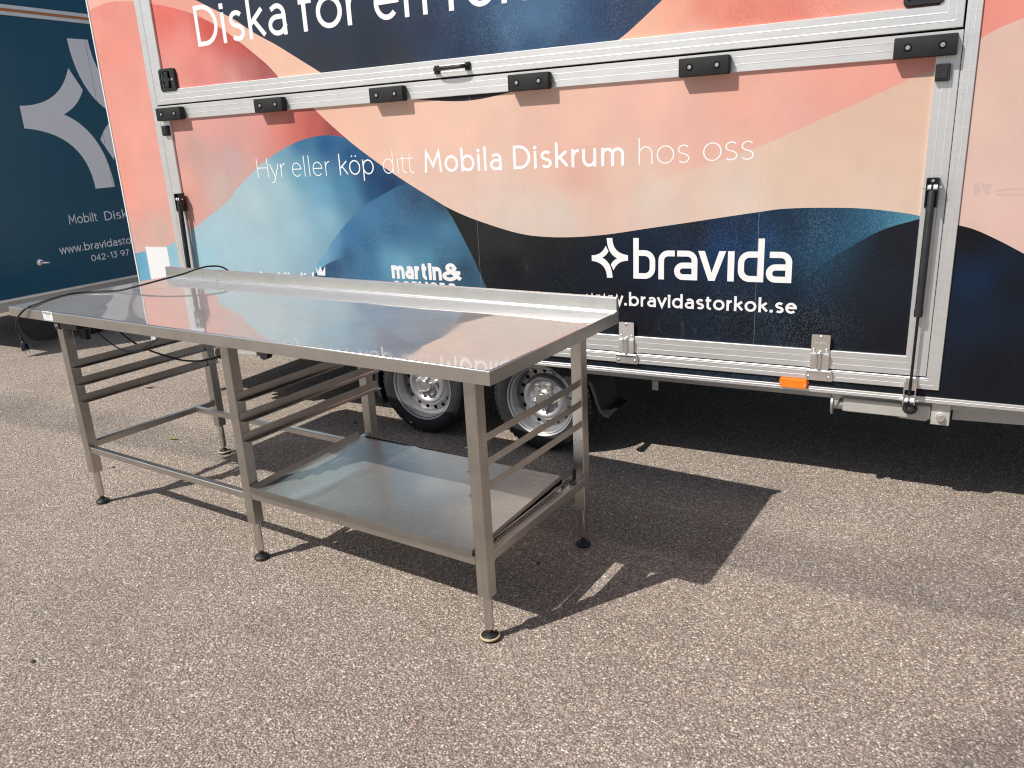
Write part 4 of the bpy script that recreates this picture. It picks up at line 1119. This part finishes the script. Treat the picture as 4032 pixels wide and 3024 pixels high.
bm = B(); box(bm, BX - .03, BX + .001, .10, 5.6, .360, .431, .002); box(bm, BX - 1.9, BX - 1.85, .10, 5.6, .36, .60, .002); new_obj('chassis_rail', bm, M['zinc'], BT)
bm = B(); box(bm, BX - 2.15, BX - .04, .12, 5.5, .565, .598); new_obj('floor_underside', bm, M['underside'], BT)
for y in (1.535, 2.8, 4.1):
    bm = B(); box(bm, BX + .0002, BX + .0012, y - .001, y + .001, .458, 2.605); new_obj('seam', bm, M['ink'], BT)
PB_ = lambda y, z: (BX + .0005, y, z)
flat('logo_star', [star(1.4620, 1.8690, .6130, 1.02)], M['grey_white'], BT, PB_, 'large pale star emblem')
words('lettering', BT, [('Mobilt', 1.0540, 1.3240, .9805, .078, .0086, dict(gap=.18)), ('Diskrum', 1.3935, 1.8500, .9770, .078, .0086, dict(gap=.18)),
                        ('www.bravidastorkok.se', .9150, 1.930, .7450, .068, .0086, dict(gap=.17)), ('042-13 97', 1.1860, 1.5680, .6420, .056, .0074, dict(gap=.17, space=.34))], M['grey_white'], 'pale contact line below the emblem', PB_)
bm = B(); lathe(bm, [(.0, 0), (.030, 0), (.030, .004), (.024, .010), (.010, .014), (.0, .014)], 24, axis='z'); 
bmesh.ops.transform(bm, matrix=Matrix.Translation((BX + .001, .728, .706)) @ Matrix.Rotation(pi / 2, 4, 'Y'), verts=bm.verts[:])
lk = new_obj('lock', bm, M['chrome'], BT, smooth=True)
bm = B(); tube(bm, [(BX + .014, .728, .706), (BX + .032, .732, .704), (BX + .040, .750, .700), (BX + .041, .776, .697)], .011, 10, 4); new_obj('lock_lever', bm, M['chrome'], lk, smooth=True)
# its wheel and mud flap
bm = B()
pts = [(.40, .345), (.40, .28), (.425, .18), (.46, .125), (.52, .085), (.60, .068), (.80, .064), (.80, .345)]
vsA = [bm.verts.new((BX + .03, y, z)) for y, z in pts]; vsB = [bm.verts.new((BX + .05, y, z)) for y, z in pts]
bm.faces.new(vsA); bm.faces.new(vsB[::-1])
for k in range(len(pts)): bm.faces.new((vsA[k], vsB[k], vsB[(k + 1) % len(pts)], vsA[(k + 1) % len(pts)]))
fix(bm); mf = new_obj('mud_flap', bm, M['black'], BT)
for y in (.43, .66):
    bm = B(); cyl(bm, (BX + .05, y, .318), (BX + .056, y, .318), .010, n=12); new_obj('bolt', bm, M['chrome'], mf)
for y in (1.15, 1.85):
    bm = B(); lathe(bm, [(.10, 0), (.18, -.01), (.23, -.01), (.2580, .01), (.2625, .04), (.2625, .14), (.25, .18), (.10, .18)], 48, closed=True); cyl(bm, (0, .02, 0), (0, .16, 0), .12, n=32); fix(bm)
    w_ = new_obj('wheel', bm, M['tyre'], BT, loc=(BX - .06, y, R0), smooth=35); w_.rotation_euler = (0, 0, pi / 2)

# =================================================================== STEEL TABLE
TB = thing('work_table', 'long stainless steel work table with rear upstand, standing on the asphalt', 'table', (.22854, -1.47508, 0), -.081943)
L_, D_, H_ = 2.549, .794, .9018
AP = .0435
# local axes: x = -a (a runs to the left), y = towards the trailer
def taps(bm):
    """folded top: slightly dished sheet with rolled edges and apron"""
    na, nb = 120, 40
    def zz(a, b):
        return 0.0009 * sin(a * 3.1 + .6) * sin(b * 4.0) + .0006 * sin(a * 9.0 + b * 5) * (1 - abs(2 * b / D_ - 1))
    e = .006
    rows = []
    for i in range(na + 1):
        a = e + (L_ - 2 * e) * i / na
        rows.append([bm.verts.new((-a, e + (D_ - 2 * e) * j / nb, H_ - .0008 + (zz(a, (D_) * j / nb) if 0 < i < na and 0 < j < nb else .0))) for j in range(nb + 1)])
    for A, C in zip(rows, rows[1:]):
        for j in range(nb): bm.faces.new((A[j], A[j + 1], C[j + 1], C[j]))
bm = B(); taps(bm)
for f in bm.faces:
    if f.normal.z < 0: f.normal_flip()
bm.normal_update()
for f in bm.faces:
    if f.normal.z < 0: f.normal_flip()
TT = new_obj('tabletop', bm, M['top'], TB, smooth=True)
def sweep_rect(sec):
    bm = B(); rings = []
    for off, z in sec:
        rings.append([bm.verts.new(p) for p in ((-off, off, z), (-off, D_ - off, z), (-(L_ - off), D_ - off, z), (-(L_ - off), off, z))])
    for A, C in zip(rings, rings[1:]):
        for k in range(4): bm.faces.new((A[k], A[(k + 1) % 4], C[(k + 1) % 4], C[k]))
    fix(bm); return bm
new_obj('rolled_edge', sweep_rect([(.006, H_ - .0008), (.0042, H_ - .0004), (.0026, H_ - .0008), (.0013, H_ - .0019), (.0004, H_ - .0036), (0, H_ - .0058)]), M['fold_highlight'], TT, smooth=60)
new_obj('apron', sweep_rect([(0, H_ - .0058), (0, H_ - AP), (.0015, H_ - AP - .001), (.016, H_ - AP - .001), (.016, H_ - AP + .002), (.003, H_ - AP + .002), (.003, H_ - .010)]), M['edge'], TT)
bm = B(); box(bm, -L_ + .01, -.01, .01, D_ - .01, H_ - .022, H_ - .012); new_obj('top_core', bm, M['dark'], TT)
# rear upstand, two lengths with a seam
for a0, a1 in ((.0, 2.2475), (2.2490, 2.549)):
    bm = B()
    a = [(D_ - .0145, H_ - .004), (D_ - .0145, H_ + .044), (D_ - .013, H_ + .0475), (D_ - .010, H_ + .049), (D_ + .0005, H_ + .049), (D_ + .002, H_ + .047), (D_ + .002, H_ - .035), (D_ + .0005, H_ - .035), (D_ + .0005, H_ - .004)]
    A = [bm.verts.new((-a0, y, z)) for y, z in a]; C = [bm.verts.new((-a1, y, z)) for y, z in a]
    n = len(a)
    for k in range(n): bm.faces.new((A[k], A[(k + 1) % n], C[(k + 1) % n], C[k]))
    bm.faces.new(A); bm.faces.new(C[::-1]); fix(bm)
    new_obj('rear_upstand', bm, M['edge'], TB, smooth=40)
bm = B(); rf = []
for k in range(6):
    a = pi / 2 * k / 5; rf.append((D_ - .0145 - .006 * (1 - sin(a)), H_ + .0055 - .006 * cos(a)))
A = [bm.verts.new((-.0005, y, z)) for y, z in rf]; C = [bm.verts.new((-L_ + .0005, y, z)) for y, z in rf]
for k in range(5): bm.faces.new((A[k], A[k + 1], C[k + 1], C[k]))
bm.normal_update()
for f in bm.faces:
    if f.normal.z < 0: f.normal_flip()
new_obj('corner_fold', bm, M['fold_highlight'], TB, smooth=True)
bm = B(); cyl(bm, (-.0005, D_ - .0063, H_ + .0470), (-L_ + .0005, D_ - .0063, H_ + .0470), .0025, n=12); new_obj('upstand_fold', bm, M['fold_highlight'], TB, smooth=40)
# legs
LW = .0215
LEGS = [(.1005, .0600), (1.1620, .0600), (2.2400, .0600), (.1205, .7210), (1.1620, .7210), (2.2270, .7210)]
cream = {0, 5}
for i, (a, b) in enumerate(LEGS):
    bm = B(); box(bm, -LW, LW, -LW, LW, .155, H_ - AP - .0015, .0022, 1)
    lg = new_obj('leg', bm, M['leg'], TB, loc=(-a, b, 0))
    bm = B(); cyl(bm, (0, 0, .040), (0, 0, .156), .0148, n=24); cyl(bm, (0, 0, .034), (0, 0, .040), .0125, .0148, n=24); fix(bm)
    new_obj('foot_tube', bm, M['tube'], lg, smooth=40)
    bm = B(); cyl(bm, (0, 0, .016), (0, 0, .036), .0058, n=12); new_obj('thread', bm, M['rust'], lg, smooth=True)
    bm = B(); lathe(bm, [(.0, 0.0005), (.0265, 0.0005), (.0290, .005), (.0280, .011), (.0220, .016), (.0140, .019), (.0115, .025), (.0, .025)], 28, axis='z'); fix(bm)
    ft = new_obj('foot', bm, M['foot'], lg, smooth=40)
    if i in cream:
        bm = B(); lathe(bm, [(.0275, .0095), (.0315, .0100), (.0318, .0145), (.0280, .0155)], 28, axis='z', closed=True); fix(bm); new_obj('worn_ring', bm, M['cream'], lg, smooth=True)
    if i >= 3:
        for z in (.434, .192):
            for dx in (-.0125, .0125):
                bm = B(); lathe(bm, [(.0042, 0), (.0040, -.0016), (.0, -.0022)], 10, (dx, -LW - .0001, z)); fix(bm); new_obj('rivet', bm, M['tube'], lg, smooth=True)
# tray runners (angle section), three per side frame
def runner(a, inward, z, b0, b1):
    s = -inward       # local x direction the flange points to
    bm = B(); t_ = .002; hgt = .0345; fl = .026
    if inward > 0: fl = .0250; hgt = .024
    sec = [(0, hgt), (t_ * s, hgt), (t_ * s, t_ + .003), (t_ * 2.5 * s, t_), (fl * s, t_), (fl * s, 0), (0, 0)]
    A = [bm.verts.new((x, b0, zz)) for x, zz in sec]; C = [bm.verts.new((x, b1, zz)) for x, zz in sec]
    for k in range(len(sec)): bm.faces.new((A[k], C[k], C[(k + 1) % len(sec)], A[(k + 1) % len(sec)]))
    bm.faces.new(A); bm.faces.new(C[::-1]); fix(bm)
    return new_obj('tray_runner', bm, M['rail'], TB, loc=(-a, 0, z))
for k, z in enumerate((.6410, .5625, .4850)):
    # left frame: on the right-hand faces of the legs; flange towards the right
    runner(2.2400 - LW - .0006, -1, z, .046, .762)
    runner(1.1620 - LW - .0006, -1, z, .046, .762)
    # right frame: welded between the legs, flange towards the left, its tip showing beside the front leg
    r_ = runner(.1060, 1, z, .0818, .6990)
    bm = B(); box(bm, -.0290, -.0165, .046, .0815, 0, .002); new_obj('runner_tip', bm, M['rail'], r_)
# low rails
def rail(p0, p1, w, h, mat, name='low_rail'):
    (a0, b0, z0), (a1, b1, z1) = p0, p1
    bm = B(); d = Vector((-(a1 - a0), b1 - b0, z1 - z0)); l = d.length
    box(bm, 0, l, -w / 2, w / 2, -h / 2, h / 2, .0016, 1)
    o = new_obj(name, bm, mat, TB, loc=(-a0, b0, z0))
    o.rotation_euler = (0, -math.asin(d.z / l), math.atan2(d.y, d.x)); return o
rail((2.240, .060 + LW, .2820), (2.227, .721 - LW, .2820), .026, .028, M['rail'], 'cross_rail')
rail((1.162, .060 + LW, .2790), (1.162, .721 - LW, .2790), .026, .028, M['rail'], 'cross_rail')
rail((.0985, .060 + LW, .2810), (.1000, .721 - LW, .2810), .026, .032, M['rail'], 'cross_rail')
rail((2.240 - LW, .056, .2660), (1.162 + LW, .056, .2660), .025, .026, M['rail_x'])
rail((2.215, .600, .2830), (1.1755, .600, .2830), .024, .024, M['rail_x'])
rail((1.1485, .600, .2800), (.132, .600, .2800), .024, .024, M['rail_x'])
for a0, a1 in ((1.1395, .6945), (.6930, .1235)):
    rail((a0, .050, .2760), (a1, .050, .2760), .020, .028, M['rail_x'])
# paper label on the front apron
bm = B(); box(bm, -2.2680, -2.1930, -.0008, -.0002, .8590, .9010, 0)
st = new_obj('paper_label', bm, M['sticker'], TB, label='white paper label with grey print on the front edge')
PS = lambda x, z: (x, -.0010, z)
V1, T1 = logo_word(-2.2535, .8868, .078); 
flat('lettering', [(V1, T1), star(-2.2588, .8928, .0062)], M['ink'], st, PS)
bm = B()
for x0, x1, z in ((-2.244, -2.218, .8800), (-2.238, -2.224, .8740)): box(bm, x0, x1, -.0012, -.0009, z, z + .0028)
new_obj('print_lines', bm, M['ink_pale'], st)
bm = B(); box(bm, -2.2675, -2.1935, -.0011, -.0009, .8592, .8645); new_obj('print_bar', bm, M['ink_pale'], st)
# power box hung under the front edge
bm = B(); box(bm, -2.2570, -2.2180, .028, .058, .817, .8565, .003); box(bm, -2.2150, -2.085, .030, .110, .822, .8565, .003)
box(bm, -2.178, -2.135, .085, .11, .765, .822, .002)
pbx = new_obj('power_box', bm, M['black_gloss'], TB)
bm = B()
for x in (-2.2475, -2.2335): box(bm, x, x + .0085, .0262, .0285, .8270, .8420, .001)
new_obj('terminal', bm, M['nylon'], pbx)

# ---- loose tray lying on the low rails
TRY = thing('shelf_tray', 'scratched stainless tray lying on the low rails under the right half of the table', 'tray', (.22854, -1.47508, 0), -.081943)
A0, A1, Bf, Bb = .1255, 1.1330, .0320, .6120
def tz(u, v):   # u: 0 right..1 left, v: 0 front..1 back -> height of the rim plane
    zr = .3160 + .0290 * v; zl = .3180 + .0180 * v
    return zr + (zl - zr) * u
dep = .0215
bm = B(); na, nb = 40, 24; grid_ = []
lean = .010
for i in range(na + 1):
    row = []
    for j in range(nb + 1):
        u, v = i / na, j / nb
        a = A0 + lean + (A1 - A0 - 2 * lean) * u; b = Bf + .001 + (Bb - Bf - .001) * v
        crease = .0035 * max(0, 1 - abs(a - .93 + .10 * v) / .035) 
        s = .0035 * sin(a * 5 + 1.2 * v) * sin(v * pi) + .002 * sin(a * 11 + v * 6) * sin(v * pi)
        front = max(0, 1 - v / .045) * .0
        row.append(bm.verts.new((-a, b, tz(u, v) - dep + s + crease + front)))
    grid_.append(row)
for A, C in zip(grid_, grid_[1:]):
    for j in range(nb): bm.faces.new((A[j], C[j], C[j + 1], A[j + 1]))
bm.normal_update()
for f in bm.faces:
    if f.normal.z < 0: f.normal_flip()
new_obj('tray_base', bm, M['shelf'], TRY, smooth=True)
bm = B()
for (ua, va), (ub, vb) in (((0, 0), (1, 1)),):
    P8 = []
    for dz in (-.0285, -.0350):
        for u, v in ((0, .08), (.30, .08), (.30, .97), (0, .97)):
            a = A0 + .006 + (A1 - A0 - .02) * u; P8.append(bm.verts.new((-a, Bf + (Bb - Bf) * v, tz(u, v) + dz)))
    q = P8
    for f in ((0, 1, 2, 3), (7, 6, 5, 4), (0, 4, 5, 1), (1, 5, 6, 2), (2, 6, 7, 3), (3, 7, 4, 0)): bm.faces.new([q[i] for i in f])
fix(bm); new_obj('gap_shade_slab', bm, M['dark'], TRY)  # added dark slab, stands for the shade in the gap below the tray
bm = B(); box(bm, -.1330, -.1290, .075, .625, .2965, .3010); new_obj('gap_shade_strip', bm, M['dark'], TRY)  # added dark strip, shade along the right-hand gap
def strip(name, quads, mat):
    bm = B()
    for q in quads:
        vv = [bm.verts.new(p) for p in q]; bm.faces.new(vv)
    r = bmesh.ops.solidify(bm, geom=bm.faces[:], thickness=.0012)
    return new_obj(name, bm, mat, TRY)
def rimpt(a, b, u, v, dz=0): return (-a, b, tz(u, v) + dz)
strip('tray_side', [(rimpt(A1, Bf, 1, 0), rimpt(A1, Bb, 1, 1), rimpt(A1 - lean, Bb, 1, 1, -dep), rimpt(A1 - lean, Bf, 1, 0, -dep))], M['rail'])
strip('tray_side', [(rimpt(A0, Bf, 0, 0), rimpt(A0, Bb, 0, 1), rimpt(A0 + .001, Bb, 0, 1, -.017), rimpt(A0 + .001, Bf, 0, 0, -.017))], M['edge'])
strip('tray_lip', [(rimpt(A1, Bf, 1, 0), rimpt(A0, Bf, 0, 0), rimpt(A0, Bf - .003, 0, 0, -.026), rimpt(A1, Bf - .003, 1, 0, -.026))], M['edge'])
bm = B(); box(bm, -A1 + .04, -A0 - .02, Bb + .001, Bb + .006, .2900, .3200, .001); new_obj('tray_lip', bm, M['black'], TRY, label='folded rear lip, coloured dark for the shaded gap')  # black colour stands for shade in the gap at the folded edge
bm = B(); tube(bm, [(-.1305, .10, .2975), (-.1290, .35, .3000), (-.1290, .655, .3040)], .0028, 8, 4); new_obj('edge_wire', bm, M['tube'], TRY, smooth=True)
bm = B(); box(bm, -.1150, -.1050, .640, .655, .300, .345, .003); box(bm, -.1150, -.1050, .615, .642, .300, .308, .002); new_obj('rubber_clip', bm, M['black'], TRY)

# ---- power cable: from the box below, over the upstand, across the top and down the front
def TL(a, b, z):
    ca, sa = cos(-.081943), sin(-.081943); x, y = -a, b
    return (.22854 + ca * x - sa * y, -1.47508 + sa * x + ca * y, z)
CB = thing('power_cable', 'black power cable draped over the table, plug dangling at the left front edge', 'power cable', TL(2.43, 0, .0))
off = Vector(TL(2.43, 0, 0))
def rel(p): return tuple(Vector(p) - off)
pts = [TL(2.4560, -.020, .768), TL(2.4740, -.022, .800), TL(2.4520, -.024, .850), TL(2.3980, -.016, .892), TL(2.3730, .004, .9085), TL(2.4150, .055, .9075), TL(2.4800, .140, .9072), TL(2.5250, .245, .9072),
       TL(2.5000, .315, .9072), TL(2.4300, .360, .9075), TL(2.3550, .400, .9085), TL(2.2900, .455, .9230), TL(2.2250, .530, .9410), TL(2.1800, .620, .9560), TL(2.1750, .700, .9680), TL(2.1650, .760, .9720), TL(2.1300, .805, .9640), TL(2.0900, .825, .930), TL(2.0300, .830, .86), TL(1.95, .82, .72), TL(1.925, .70, .615), TL(1.97, .56, .580), TL(2.06, .50, .574), TL(2.16, .46, .595), TL(2.25, .38, .66), TL(2.27, .30, .76), TL(2.20, .24, .842)]
bm = B(); tube(bm, [rel(p) for p in pts], .0044, 10, 8); new_obj('cable', bm, M['cable'], CB, smooth=True)
pts = [TL(2.10, .10, .832), TL(2.055, .10, .800), TL(1.99, .10, .768), TL(1.93, .10, .748), TL(1.87, .10, .741), TL(1.80, .10, .748), TL(1.72, .10, .775), TL(1.64, .10, .815), TL(1.58, .10, .845)]
bm = B(); tube(bm, [rel(p) for p in pts], .0028, 8, 6); new_obj('thin_cable', bm, M['cable'], CB, smooth=True)
# plug
bm = B()
pa = Vector(rel(TL(2.4560, -.020, .768)))
d = Vector((.42, -.05, -1)).normalized()
q = d.to_track_quat('Z', 'Y').to_matrix().to_4x4()
lathe(bm, [(.0, -.004), (.0055, -.004), (.0065, .0), (.0065, .014), (.0095, .018), (.0100, .024), (.0165, .030), (.0175, .036), (.0175, .052), (.0160, .055), (.0, .055)], 24, axis='z'); fix(bm)
bmesh.ops.transform(bm, matrix=Matrix.Translation(pa) @ q, verts=bm.verts[:])
pg = new_obj('plug', bm, M['black_gloss'], CB, smooth=35)
for s in (-1, 1):
    bm = B(); cyl(bm, (s * .0095, 0, .055), (s * .0095, 0, .074), .0022, n=10)
    bmesh.ops.transform(bm, matrix=Matrix.Translation(pa) @ q, verts=bm.verts[:]); new_obj('prong', bm, M['chrome'], pg, smooth=True)

# =================================================================== LITTER ON THE ASPHALT
def leaf(name, loc, rz, ln, wd, mat, label, curl=.004):
    bm = B(); n = 8; rows = []
    for k in range(n + 1):
        u = k / n; w = wd * sin(pi * min(max(u, .03), .97)) ** .8 / 2
        rows.append([bm.verts.new((ln * (u - .5), s * w, .003 + curl * abs(s) + curl * 1.5 * (2 * u - 1) ** 2)) for s in (-1, -.4, 0, .4, 1)])
    for A, C in zip(rows, rows[1:]):
        for j in range(4): bm.faces.new((A[j], C[j], C[j + 1], A[j + 1]))
    bmesh.ops.solidify(bm, geom=bm.faces[:], thickness=.0006)
    o = new_obj(name, bm, mat, None, loc=(*loc, 0), smooth=True); o.rotation_euler = (0, 0, rz)
    tag(o, label, 'leaf'); return o
leaf('leaf', (-2.374, -.539), .2, .060, .020, M['yellow_leaf'], 'yellow-green leaf on the asphalt under the left half of the table')
leaf('leaf', (-3.369, .097), .9, .055, .020, M['brown_leaf'], 'small dark brown dry leaf on the asphalt behind the left table bay')
def pebble(loc, r, mat, label, name='pebble', sq=.6):
    bm = B(); bmesh.ops.create_icosphere(bm, subdivisions=2, radius=r)
    rp = random.Random(int(loc[0] * 997) + 5)
    for v in bm.verts: v.co *= rp.uniform(.82, 1.15); v.co.z *= sq
    bmesh.ops.translate(bm, verts=bm.verts[:], vec=(0, 0, r * sq * .75))
    o = new_obj(name, bm, mat, None, loc=(*loc, 0), smooth=50); tag(o, label, 'stone'); return o
pebble((-1.562, .038), .011, M['stone_dark'], 'grey pebble lying in the shade left of the left wheel')
pebble((.662, -.495), .006, M['stone_pale'], 'tiny white pebble inside the table shadow')
pebble((-1.122, -2.101), .008, M['stone_dark'], 'black stone chip on the bare asphalt at the lower left')
pebble((.774, -1.238), .007, M['stone_pale'], 'pale stone chip in front of the table shadow corner')
pebble((.0715, -.940), .007, M['stone_dark'], 'dark stone chip on the asphalt right of the rear right table foot')
pebble((-2.331, -.937), .007, M['stone_dark'], 'dark stone chip right of the front left table leg')
# loose grit
gb = B(); rg = random.Random(11)
for k in range(2600):
    x = rg.uniform(-3.6, 2.2); y = rg.uniform(-2.6, .6)
    r = rg.uniform(.0016, .0042) * (1.25 if rg.random() < .06 else 1)
    c = Vector((x, y, r * .25)); a = rg.uniform(0, 6.28)
    top = gb.verts.new(c + Vector((rg.uniform(-.3, .3) * r, rg.uniform(-.3, .3) * r, r * .65)))
    ring = [gb.verts.new(c + Vector((r * rg.uniform(.7, 1.3) * cos(a + q * 1.257), r * rg.uniform(.7, 1.3) * sin(a + q * 1.257), -r * .3))) for q in range(5)]
    for q in range(5):
        f = gb.faces.new((ring[q], ring[(q + 1) % 5], top)); 
grit = new_obj('grit', gb, M['stone_pale']); grit['kind'] = 'stuff'; tag(grit, 'loose pale grit scattered over the asphalt', 'grit')
print('objects', len(bpy.data.objects))
